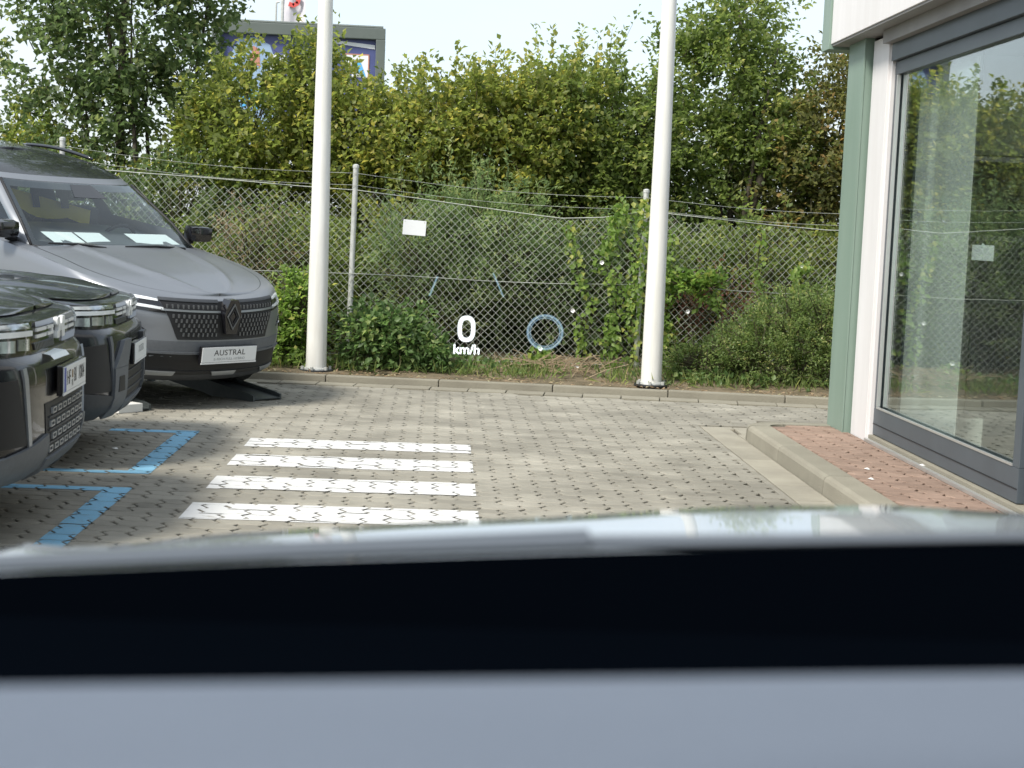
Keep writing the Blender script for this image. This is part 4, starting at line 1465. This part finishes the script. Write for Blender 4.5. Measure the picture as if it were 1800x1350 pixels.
    def plate(self, z, x, lines, euband=False, holder='gloss_black'):
        ph = MB().box(x - .02, x + .006, -.268, .268, z - .070, z + .062, .004).build('plate_holder', holder, self.T)
        pl = MB().box(x + .007, x + .012, -.26, .26, z - .055, z + .055, .002).build('number_plate', 'plate_white', self.T)
        for txt, size, dy, dz, m_, sp, sxx in lines:
            me = text_mesh(txt, size, 0.0004, sp)
            o = mkobj('plate_text', me, m_, pl)
            o.matrix_local = Matrix(((0, 0, 1, x + .0128), (sxx, 0, 0, dy), (0, 1, 0, z + dz), (0, 0, 0, 1)))
        if euband:
            MB().box(x + .0122, x + .0134, -.258, -.218, z - .053, z + .053).build('blue_band', 'eu_blue', pl)
            MB().box(x + .0122, x + .0136, -.085, -.055, z - .005, z + .03).build('seal', 'dry_stalk', pl)
            MB().box(x + .0122, x + .0136, -.083, -.057, z - .04, z - .012).build('seal', 'silver_trim', pl)
        MB().box(x + .007, x + .011, -.265, .265, z - .069, z - .057).build('holder_lip', 'plate_white', ph)


# --- grey car shown at an angle on ramps, tail up
LIFT_P = math.radians(7.4)
T3 = thing('car', 'matt grey car parked at an angle on ramps, its tail raised, roof rails black', 'car', (-1.62, 11.45, -0.05), (0, LIFT_P, math.radians(-41)), 'parked cars')
S3 = dict(L=4.5, paint='grey_paint', open=True, zb=.24, cd=.74, e=2.25, crown=.055,
          levels=[.24, .27, .32, .38, .45, .5, .55, .6, .66, .72, .78, .82, .85, .868, .88],
          n=[(.24, -.16), (.27, -.06), (.32, -.025), (.38, -.02), (.45, 0), (.55, .0), (.60, -.01), (.72, -.015), (.80, -.03), (.85, -.06), (.868, -.09), (.88, -.14)],
          w=[(.24, .82), (.32, .88), (.45, .905), (.60, .91), (.72, .905), (.85, .885), (.88, .872)],
          zt=[(0, .868), (.15, .875), (.5, .93), (1.0, .985), (1.5, 1.02), (2.5, 1.05), (4.5, 1.10)],
          ridge=[(.27, .020, .045)],
          gh=[(0, .98, -1.18, .80, -4.45), (.35, 1.2, -1.50, .75, -4.35), (.75, 1.44, -1.95, .655, -4.2), (.86, 1.515, -2.15, .615, -4.12), (.95, 1.58, -2.5, .56, -4.05), (1, 1.605, -2.9, .45, -3.9)],
          wst=.75, axle=-.93, wb=2.67, wr=.36, mir=(-1.55, .93, 1.13), roof='black_paint')
C3 = Car(T3, S3)
C3.build()
C3.f('lower_grille', ((-.70, .342), (.70, .342), (.60, .462), (-.60, .462)), 'matt_black', .004, nu=20)
C3.f('lip', ((-.80, .255), (.80, .255), (.80, .315), (-.80, .315)), 'cladding_dark', .008, .05, nu=22)
C3.f('lip_trim', ((-.70, .318), (.70, .318), (.70, .338), (-.70, .338)), 'matt_black', .010, .03, nu=22)
for a, b_ in ((-.62, -.40), (-.12, .12), (.40, .62)):
    C3.f('lip_insert', ((a + .02, .310), (b_ - .02, .310), (b_, .335), (a, .335)), 'silver_trim', .018, .02)
C3.f('bumper_line', ((-.70, .468), (.70, .468), (.70, .482), (-.70, .482)), 'cladding', .010, .02, nu=22)
C3.f('bumper_recess', ((-.60, .486), (.60, .486), (.66, .560), (-.66, .560)), 'cladding', .003, .02, nu=20)
gr = C3.f('grille', ((-.42, .572), (.42, .572), (.535, .848), (-.535, .848)), 'matt_black', .004, nu=24, nv=8)
b = MB()
for r_, z in enumerate((.61, .643, .676, .709, .742)):
    hw = lerp(.395, .50, (z - .585) / .2)
    for i in range(-15, 16):
        y = (i + (.5 if r_ % 2 else 0)) * .038
        if abs(y) > hw or abs(y) < .105:
            continue
        p = C3.F(y, z)
        b.box(p.x - .005, p.x + .012, y - .006, y + .006, z - .013, z + .013)
for i in range(-15, 16):
    y = i * .038
    if .09 < abs(y) < .53:
        p = C3.F(y, .81)
        b.box(p.x - .005, p.x + .012, y - .005, y + .005, .795, .822)
props(b.build('grille_cells', 'grille_satin', gr), kind='stuff')
for sg in (-1, 1):
    C3.f('grille_bar', ((sg * .08, .768), (sg * .535, .775), (sg * .535, .789), (sg * .08, .783)), 'silver_trim', .012, .02, nu=14)
    C3.f('grille_frame', ((sg * .09, .835), (sg * .535, .842), (sg * .535, .858), (sg * .09, .852)), 'cladding_dark', .012, .02, nu=14)
    hl = C3.f('headlight', ((sg * .50, .755), (sg * .86, .785), (sg * .875, .868), (sg * .54, .845)), 'gloss_black', .006, .03, nu=12)
    C3.f('light_bar', ((sg * .545, .833), (sg * .86, .858), (sg * .86, .872), (sg * .545, .847)), 'lamp_white', .012, .012, nu=10, parent=hl)
    C3.f('light_bar', ((sg * .52, .780), (sg * .85, .806), (sg * .85, .823), (sg * .52, .797)), 'lamp_white', .012, .012, nu=10, parent=hl)
    C3.f('light_post', ((sg * .70, .812), (sg * .725, .814), (sg * .725, .848), (sg * .70, .846)), 'lamp_white', .012, .012, nu=2, parent=hl)
    C3.f('corner_slot', ((sg * .62, .628), (sg * .86, .655), (sg * .86, .70), (sg * .70, .69)), 'matt_black', .004, .02, nu=10)
    C3.f('daylight_strip', ((sg * .66, .640), (sg * .86, .662), (sg * .86, .678), (sg * .68, .654)), 'lamp_clear', .010, .015, nu=10)
em = MB().prism([(-.05, .62), (.05, .62), (.078, .76), (.072, .795), (.038, .872), (-.038, .872), (-.072, .795), (-.078, .76)], 0, -.05, .030).build('emblem_shield', 'gloss_black', T3)


def rhomb(w_, h_, t_, x0, x1, zc):
    o_ = [(0, -h_), (w_, 0), (0, h_), (-w_, 0)]
    i_ = [(0, -h_ + t_ * 1.7), (w_ - t_, 0), (0, h_ - t_ * 1.7), (-w_ + t_, 0)]
    v = [(x1, p[0], p[1] + zc) for p in o_] + [(x1, p[0], p[1] + zc) for p in i_] + [(x0, p[0], p[1] + zc) for p in o_] + [(x0, p[0], p[1] + zc) for p in i_]
    f = []
    for k in range(4):
        k2 = (k + 1) % 4
        f += [(k, k2, 4 + k2, 4 + k), (8 + k, 12 + k, 12 + k2, 8 + k2), (k, 8 + k, 8 + k2, k2), (4 + k, 4 + k2, 12 + k2, 12 + k)]
    return v, f


v, f = rhomb(.060, .098, .010, .031, .040, .748)
mesh('emblem_ring', v, f, 'grille_satin', em)
v, f = rhomb(.040, .064, .010, .031, .038, .748)
mesh('emblem_ring', v, f, 'dark_emblem', em)
C3.plate(.47, .025, [('AUSTRAL', .060, 0, .012, 'plate_text', 1.05, 1.15), ('E-TECH FULL HYBRID', .026, 0, -.034, 'plate_grey_text', 1.05, 1.15)])
for n_, (y0, y1) in enumerate(((-.60, -.32), (-.30, -.06), (.18, .60))):
    mesh('dash_paper', [(-1.37, y0, 1.06), (-1.37, y1, 1.06), (-1.60, y1 + .03, 1.105), (-1.60, y0 + .03, 1.105)], [(0, 1, 2, 3)], 'paper', T3)
quadpatch(C3.G, ((-.10, .60), (.10, .60), (.06, .74), (-.06, .74)), 4, 3, .008, .004).build('sensor_pod', 'gloss_black', T3)
for sg, y0, y1 in ((1, -.15, -.62), (1, .45, -.02)):
    p0, p1 = C3.G(y0, .055) + Vector((.03, 0, .03)), C3.G(y1, .075) + Vector((.02, 0, .03))
    MB().tube([p0, lerp(p0, p1, .5) + Vector((0.01, 0, .012)), p1], [.012, .010, .006], 5).build('wiper', 'matt_black', T3)

# cabin fittings seen through the glass
MB().grid([[(x, y, z) for x, z in ((-1.16, .98), (-1.30, 1.02), (-1.62, 1.055), (-1.74, 1.02), (-1.76, .70))] for y in np.linspace(-.76, .76, 9)]).build('dash_top', 'matt_black', T3, smooth=True, auto=40)
MB().box(-4.2, -1.3, -.80, .80, .45, .50).build('cabin_floor', 'matt_black', T3)
for sy in (-.37, .37):
    st_ = MB().box(-2.62, -2.46, sy - .25, sy + .25, .60, 1.20, .06).build('seat_back', 'seat_fabric', T3, smooth=True, auto=50)
    MB().box(-2.62, -2.50, sy - .13, sy + .13, 1.24, 1.40, .045).build('headrest', 'seat_fabric', st_, smooth=True, auto=50)
MB().box(-3.75, -3.60, -.65, .65, .55, 1.15, .05).build('rear_seat', 'seat_fabric', T3, smooth=True, auto=50)
sw = MB()
sw.tube([(-1.90 + .07 * math.sin(a), .37 + .175 * math.cos(a), .98 + .16 * math.sin(a)) for a in np.linspace(0, 2 * PI, 25)], .016, 6)
sw.tube([(-1.90, .20, .98), (-1.90, .54, .98)], .018, 6)
sw.build('steering_wheel', 'matt_black', T3, smooth=True)
MB().box(-1.92, -1.90, -.11, .11, 1.34, 1.40, .008).build('inner_mirror', 'gloss_black', T3)
yb = thing('banner', 'yellow banner with black marks hanging inside the grey car behind its windscreen', 'banner', T3.location, T3.rotation_euler)
rowsY = [[(-2.40 + .03 * math.sin(i * .8), -.42 + i * .1, lerp(1.30, 1.33 - .42 * (i / 9) ** 2.2, t) if t == 0 else 1.36 - .30 * (i / 9) ** 2.0) for t in (0, 1)] for i in range(10)]
rowsY = [[(-2.40 + .02 * math.sin(i * .8), -.45 + i * .1, 1.36 - .02 * i), (-2.40 + .02 * math.sin(i * .8), -.45 + i * .1, 1.33 - .032 * i - .10 * math.sin(PI * min(1, i / 7)))] for i in range(10)]
ycl = MB().grid(rowsY).build('cloth', 'banner_yellow', yb, smooth=True)
for a_, b_ in ((-.15, -.08), (.12, .2)):
    MB().add([(-2.372, a_, 1.30), (-2.372, b_, 1.30), (-2.372, b_ + .03, 1.19), (-2.372, a_ + .03, 1.19)], [(0, 1, 2, 3)]).build('black_mark', 'matt_black', ycl)

# --- ramps under the grey car
rot3 = Matrix.Rotation(math.radians(-41), 4, 'Z')
for lat, matn, lab in ((.62, 'ramp_steel', 'dark steel loading ramp under the far front wheel of the grey car'), (-.66, 'ramp_white', 'ramp under the near side of the grey car with a white painted end')):
    rt = thing('loading_ramp', lab, 'ramp', Vector((-1.62, 11.45, 0)) + rot3 @ Vector((-.16, lat, 0)), (0, 0, math.radians(-41)), 'loading ramps')
    prof = [(0, 0.0), (0, .03), (-4.2, .545), (-4.2, .0), (-3.9, 0), (-3.8, .36), (-1.5, .10), (-1.2, .0)]
    MB().prism([(0, .012), (0, .020), (-4.2, .54), (-4.2, .515)], 1, -.13, .13).build('deck', 'ramp_steel', rt)
    for sg in (-1, 1):
        MB().prism([(0, .0), (0, .045), (-.05, .06), (-4.2, .575), (-4.2, .49), (-.6, .02), (-.5, 0)], 1, sg * .13, sg * .148).build('side_rail', 'ramp_steel', rt)
    for xs_ in (-1.6, -3.9):
        for sg in (-1, 1):
            MB().box(xs_ - .03, xs_ + .03, sg * .139 - .02, sg * .139 + .02, 0, -xs_ * .122 + .0).build('leg', 'ramp_steel', rt)
    if matn == 'ramp_white':
        MB().box(-.10, .02, -.152, .06, .0, .062, .006).build('end_stop', 'ramp_white', rt)

# --- two black cars


def black_car(label, loc, rz, paint, zscale, plate, clad, group='parked cars'):
    T = thing('car', label, 'car', loc, (0, 0, rz), group)
    S = dict(L=4.5, paint=paint, crease=26, zb=.27, cd=.46, e=3.5, crown=.05,
             levels=[.27, .30, .35, .42, .5, .58, .66, .72, .77, .79, .805, .82, .86, .90, .935, .955, .968, .978],
             n=[(.27, -.15), (.30, -.06), (.35, -.02), (.42, 0), (.75, 0), (.785, -.012), (.80, -.025), (.82, -.045), (.93, -.045), (.955, -.058), (.968, -.09), (.978, -.14)],
             w=[(.27, .83), (.35, .885), (.5, .905), (.8, .91), (.95, .90), (.978, .88)],
             zt=[(0, .965), (.15, .975), (.5, 1.01), (1.2, 1.06), (2.0, 1.09), (4.5, 1.14)],
             ridge=[(.40, .022, .06)],
             gh=[(0, 1.02, -1.22, .80, -4.45), (.35, 1.25, -1.52, .75, -4.35), (.75, 1.50, -1.9, .67, -4.25), (.86, 1.575, -2.1, .63, -4.2), (.95, 1.64, -2.45, .57, -4.1), (1, 1.665, -2.8, .45, -3.95)],
             wst=.75, axle=-.88, wb=2.66, wr=.36, mir=(-1.55, 1.01, 1.15))
    C = Car(T, S)
    C.build()
    T.scale = (1, 1, zscale)
    # grille band
    gb = C.f('grille_band', ((-.47, .825), (.47, .825), (.47, .948), (-.47, .948)), 'gloss_black', .003, .02, nu=24, nv=3)
    b = MB()
    for i in range(-18, 19):
        y = i * .0235
        if abs(y) < .075:
            continue
        for z0, z1, sh in ((.925, .945, .018), (.828, .858, -.022)):
            s_ = 1 if y > 0 else -1
            p, q = C.F(y, z0), C.F(y - s_ * sh, z1)
            b.tube([p + Vector((.008, 0, 0)), q + Vector((.008, 0, 0))], .004, 3)
    props(b.build('grille_slats', 'silver_trim', gb), kind='stuff')
    for sg in (-1, 1):
        for y0, y1 in ((.105, .225), (.255, .415)):
            for z0 in (.877, .905):
                C.f('grille_dash', ((sg * y0, z0), (sg * y1, z0), (sg * y1, z0 + .014), (sg * y0, z0 + .014)), 'emblem_white', .010, .008, nu=4, nv=1, parent=gb)
            C.f('grille_dash', ((sg * lerp(y0, y1, .12), .8915), (sg * lerp(y0, y1, .35), .8915), (sg * lerp(y0, y1, .35), .9045), (sg * lerp(y0, y1, .12), .9045)), 'emblem_white', .010, .008, nu=2, nv=1, parent=gb) if y0 < .2 else None
        pts = [(.004, -.016), (.020, -.016), (.030, -.046), (.082, -.046), (.088, -.038), (.088, -.014), (.055, -.014), (.050, .0), (.055, .014), (.088, .014), (.088, .038), (.082, .046), (.030, .046), (.020, .016), (.004, .016)]
        x_ = C.F(0, .90).x
        MB().prism([(sg * p[0], .90 + p[1]) for p in pts], 0, x_ + .004, x_ + .022).build('emblem_half', 'emblem_white', gb)
        hl = C.f('headlight', ((sg * .475, .822), (sg * .88, .835), (sg * .885, .952), (sg * .475, .950)), 'gloss_black', .004, .02, nu=14, nv=4)
        C.f('light_bar', ((sg * .485, .893), (sg * .88, .898), (sg * .88, .922), (sg * .485, .915)), 'lamp_white', .014, .016, nu=12, parent=hl)
        C.f('upper_lens', ((sg * .50, .925), (sg * .875, .930), (sg * .875, .946), (sg * .50, .944)), 'lamp_clear', .009, .01, nu=12, parent=hl)
        for y0, y1 in ((.51, .62), (.645, .76), (.775, .86)):
            C.f('lens', ((sg * y0, .832), (sg * y1, .838), (sg * y1, .885), (sg * y0, .882)), 'lamp_clear', .009, .01, nu=4, parent=hl)
        # dark side intake and grey cladding
        C.f('side_intake', ((sg * .62, .45), (sg * .86, .45), (sg * .87, .72), (sg * .70, .73)), 'matt_black', .004, .02, nu=10, nv=5)
        C.f('intake_trim', ((sg * .585, .42), (sg * .612, .42), (sg * .665, .765), (sg * .635, .77)), 'silver_trim' if clad == 'low' else 'cladding', .010, .02, nu=2, nv=8)
        if clad == 'tall':
            C.f('cladding_arm', ((sg * .40, .30), (sg * .62, .30), (sg * .62, .58), (sg * .36, .58)), 'cladding', .022, .05, nu=8, nv=5)
            C.f('cladding_arm', ((sg * .36, .582), (sg * .62, .582), (sg * .46, .735), (sg * .26, .735)), 'cladding', .022, .05, nu=8, nv=5)
            C.f('fog_recess', ((sg * .45, .44), (sg * .57, .44), (sg * .56, .53), (sg * .46, .53)), 'matt_black', .0245, .01, nu=4)
            C.f('cladding_side', ((sg * .622, .29), (sg * .895, .30), (sg * .895, .46), (sg * .622, .42)), 'cladding_dark', .014, .03, nu=8)
        else:
            C.f('cladding_arm', ((sg * .36, .29), (sg * .885, .29), (sg * .885, .40), (sg * .40, .47)), 'cladding', .016, .05, nu=12, nv=4)
    C.f('cladding_lip', ((-.398, .285), (.398, .285), (.398, .365), (-.398, .365)), 'cladding', .024, .06, nu=16)
    C.f('lip_notch', ((-.10, .285), (.10, .285), (.08, .315), (-.08, .315)), 'matt_black', .0265, .01, nu=4)
    lg = C.f('lower_grille', ((-.39, .368), (.39, .368), (.34 if clad == 'tall' else .42, .60), (-.34 if clad == 'tall' else -.42, .60)), 'matt_black', .003, .02, nu=18, nv=6)
    for r_, z in enumerate((.395, .45, .505, .56)):
        C.f('grille_rung', ((-.37, z - .029), (.37, z - .029), (.37, z - .022), (-.37, z - .022)), 'cladding_dark', .010, .01, nu=14, nv=1, parent=lg)
        if clad == 'low':
            for i in range(-3, 4):
                y = i * .106 + (.03 if r_ % 2 else 0)
                if abs(y) > .36:
                    continue
                p = C.F(y, z)
                b = MB()
                for q in ((-.038, .038, .007, .013), (-.038, .038, -.013, -.007), (-.038, -.024, -.007, .007), (.024, .038, -.007, .007)):
                    b.box(p.x + .002, p.x + .012, y + q[0], y + q[1], z + q[2], z + q[3])
                b.build('grille_link', 'silver_trim', lg)
    plz, lines, eu = plate
    C.plate(plz, .03, lines, eu)
    return C


c1 = black_car('nearest gloss black car with white grille emblem and grey lower bumper', (-1.68, 6.98, 0), math.radians(3), 'black_paint', 1.0,
               (.685, [('HF', .092, -.155, 0, 'plate_text', 1.0, .80), ('BI', .092, -.005, 0, 'plate_text', 1.0, .80), ('1004', .092, .145, 0, 'plate_text', 1.0, .80)], True), 'low')
c2 = black_car('black car with tall grey bumper cladding between the nearest car and the grey one', (-1.82, 9.22, 0), math.radians(4), 'dark_grey_paint', .955,
               (.645, [('DUSTER', .060, 0, .008, 'plate_grey_text', 1.0, 1.1)], False), 'tall')

# white sheet standing in for the bright reflection on the nearest car's bumper ledge
pp = mesh('ledge_reflection', [(-.01, -.34, .802), (-.008, -.08, .806), (-.105, -.05, .812), (-.10, -.30, .812), (.012, -.36, .786), (.014, -.10, .788)], [(0, 1, 2, 3), (4, 5, 1, 0)], 'paper')
pp.location = (-1.655, 6.98, -.002)
props(pp, 'white sheet painted as the reflection on the bumper ledge of the nearest black car', 'paper')

# ------------------------------------------------------------------ the car we look out of


def at(px, py, Y):
    d = _f + CR * ((px - 900) / 2700) - CU * ((py - 675) / 2700)
    return Vector((0, 0, EYE)) + d * (Y / d.y)


OX = 0.50
own = thing('own_car', 'silver bonnet, dark dashboard and pale grey instrument hood of the car in the foreground', 'car', (OX, 1.0, 0))


def opart(b, name, material, smooth=True, auto=40):
    b.v = [(x - OX, y - 1.0, z) for x, y, z in b.v]
    return b.build(name, material, own, smooth, auto)


CREST = [(0, 1.140), (.18, 1.134), (.36, 1.118), (.53, 1.106), (.72, 1.092), (.80, 1.082), (.86, 1.075), (.91, 1.080), (.95, 1.078), (.98, 1.05), (1.0, .96)]
rows_ = []
for i in range(49):
    u = -1 + 2 * i / 48
    zc = tab(abs(u), CREST)
    front = 1.60 - 0.05 * abs(u) ** 2.5
    r = []
    for q in range(22):
        t = q / 21
        if t < .75:
            y = lerp(1.02, front, t / .75)
            z = zc + 0.004 * (1 - t / .75)
        else:
            s_ = (t - .75) / .25 * PI / 2
            y = front + .16 * math.sin(s_)
            z = zc - .34 * (1 - math.cos(s_))
        r.append((OX + u, y, z))
    rows_.append(r)
opart(MB().grid(rows_), 'bonnet', 'own_paint')
# dashboard far rim
pxs = [(-160, 982, 1018), (0, 975, 1006), (500, 952, 985), (1034, 930, 968), (1036, 941, 968), (1400, 938, 958), (1800, 933, 950), (1960, 932, 946)]
P = []
for px, ya, yb in pxs:
    a, c = at(px, ya, .87), at(px, yb, .85)
    P.append([at(px, ya + 26, .93), a, lerp(a, c, .5) + Vector((0, -.012, 0)), c])
opart(MB().grid(P), 'dashboard_rim', 'dash_rim')
tray = MB()
tray.grid([[r_[3] + Vector((0, -.0005, -.0005)), Vector((r_[3].x, .853, 1.19))] for r_ in P])
tray.grid([[(x, y, z) for y, z in ((.853, 1.195), (.84, 1.12), (.80, 1.07), (.56, 1.07), (.53, 1.12), (.52, 1.20))] for x in (-.7, -.2, .3, .8)])
opart(tray, 'dashboard_tray', 'dash_black')
P = []
for px in (-900, -300, 0, 300, 900, 1500, 1800, 2300):
    ye = 1204 - 0.012 * px
    e = at(px, ye, .50)
    rr = [(e.x, .515, e.z - .10), (e.x, .512, e.z - .02)]
    for k in range(7):
        a = k / 6 * PI / 2
        rr.append((e.x, .510 - .012 * (1 - math.cos(a)), e.z - .014 + .014 * math.sin(a)))
    rr += [(e.x, .42, e.z + .011), (e.x, .30, e.z + .022), (e.x, .20, e.z + .026), (e.x, .12, e.z + .02)]
    P.append(rr)
opart(MB().grid(P), 'instrument_hood', 'dash_grey')
# roof above the seats and doors below the side windows (outside the frame, they shade the cabin)
opart(MB().box(OX - .66, OX + .66, -2.2, .12, 1.60, 1.64, .02), 'roof', 'own_paint')
for sx in (-.86, .80):
    opart(MB().box(OX + sx, OX + sx + .06, -2.2, .9, .3, 1.10, .02), 'door', 'own_paint')
opart(MB().box(OX - .60, OX + .60, .852, .99, .7, 1.16, .01), 'bulkhead', 'matt_black')

# ------------------------------------------------------------------ head-up display
hud = thing('head_up_display', 'glowing head-up display reading 0 km/h with a pale ring and two blue dashes', 'display', (0, 5.0, .9))


def hpart(b, name, material):
    b.v = [(x, y - 5.0, z - .9) for x, y, z in b.v]
    return b.build(name, material, hud)


def ringpoly(cx, cy, rx, ry, t, pw=2.0, n=48):
    c = at(cx, cy, 5.0)
    s = 5.0 / 2700
    b = MB()
    R = []
    for k in range(n + 1):
        a = 2 * PI * k / n
        ca, sa = math.cos(a), math.sin(a)
        qx, qz = abs(ca) ** (2 / pw) * (1 if ca >= 0 else -1), abs(sa) ** (2 / pw) * (1 if sa >= 0 else -1)
        R.append([(c.x + s * (rx - d) * qx, 5.0, c.z + s * (ry - d) * qz) for d in (0, t)])
    return b.grid(R)


hpart(ringpoly(820, 578, 15.5, 23, 7.2, 2.6), 'digit', 'hud_white')
hpart(ringpoly(958, 584, 32.5, 31.5, 4.0), 'ring', 'hud_blue')
hpart(ringpoly(958, 584, 27, 26, 1.6), 'ring', 'hud_blue')
me = text_mesh('km/h', .0455, 0.0002, 0.95)
o = mkobj('unit_text', me, 'hud_white', hud)
c = at(820, 615, 5.0)
o.location = c - Vector((0, 5.0, .9))
o.rotation_euler = (PI / 2, 0, 0)
for (x0, y0, x1, y1, w_) in ((769, 486, 755, 520, 3.2), (867, 480, 885, 522, 2.6)):
    b = MB()
    b.add([at(x0 - w_ / 2, y0, 5.0), at(x0 + w_ / 2, y0, 5.0), at(x1 + w_ / 2, y1, 5.0), at(x1 - w_ / 2, y1, 5.0)], [(0, 1, 2, 3)])
    hpart(b, 'lane_dash', 'hud_blue')
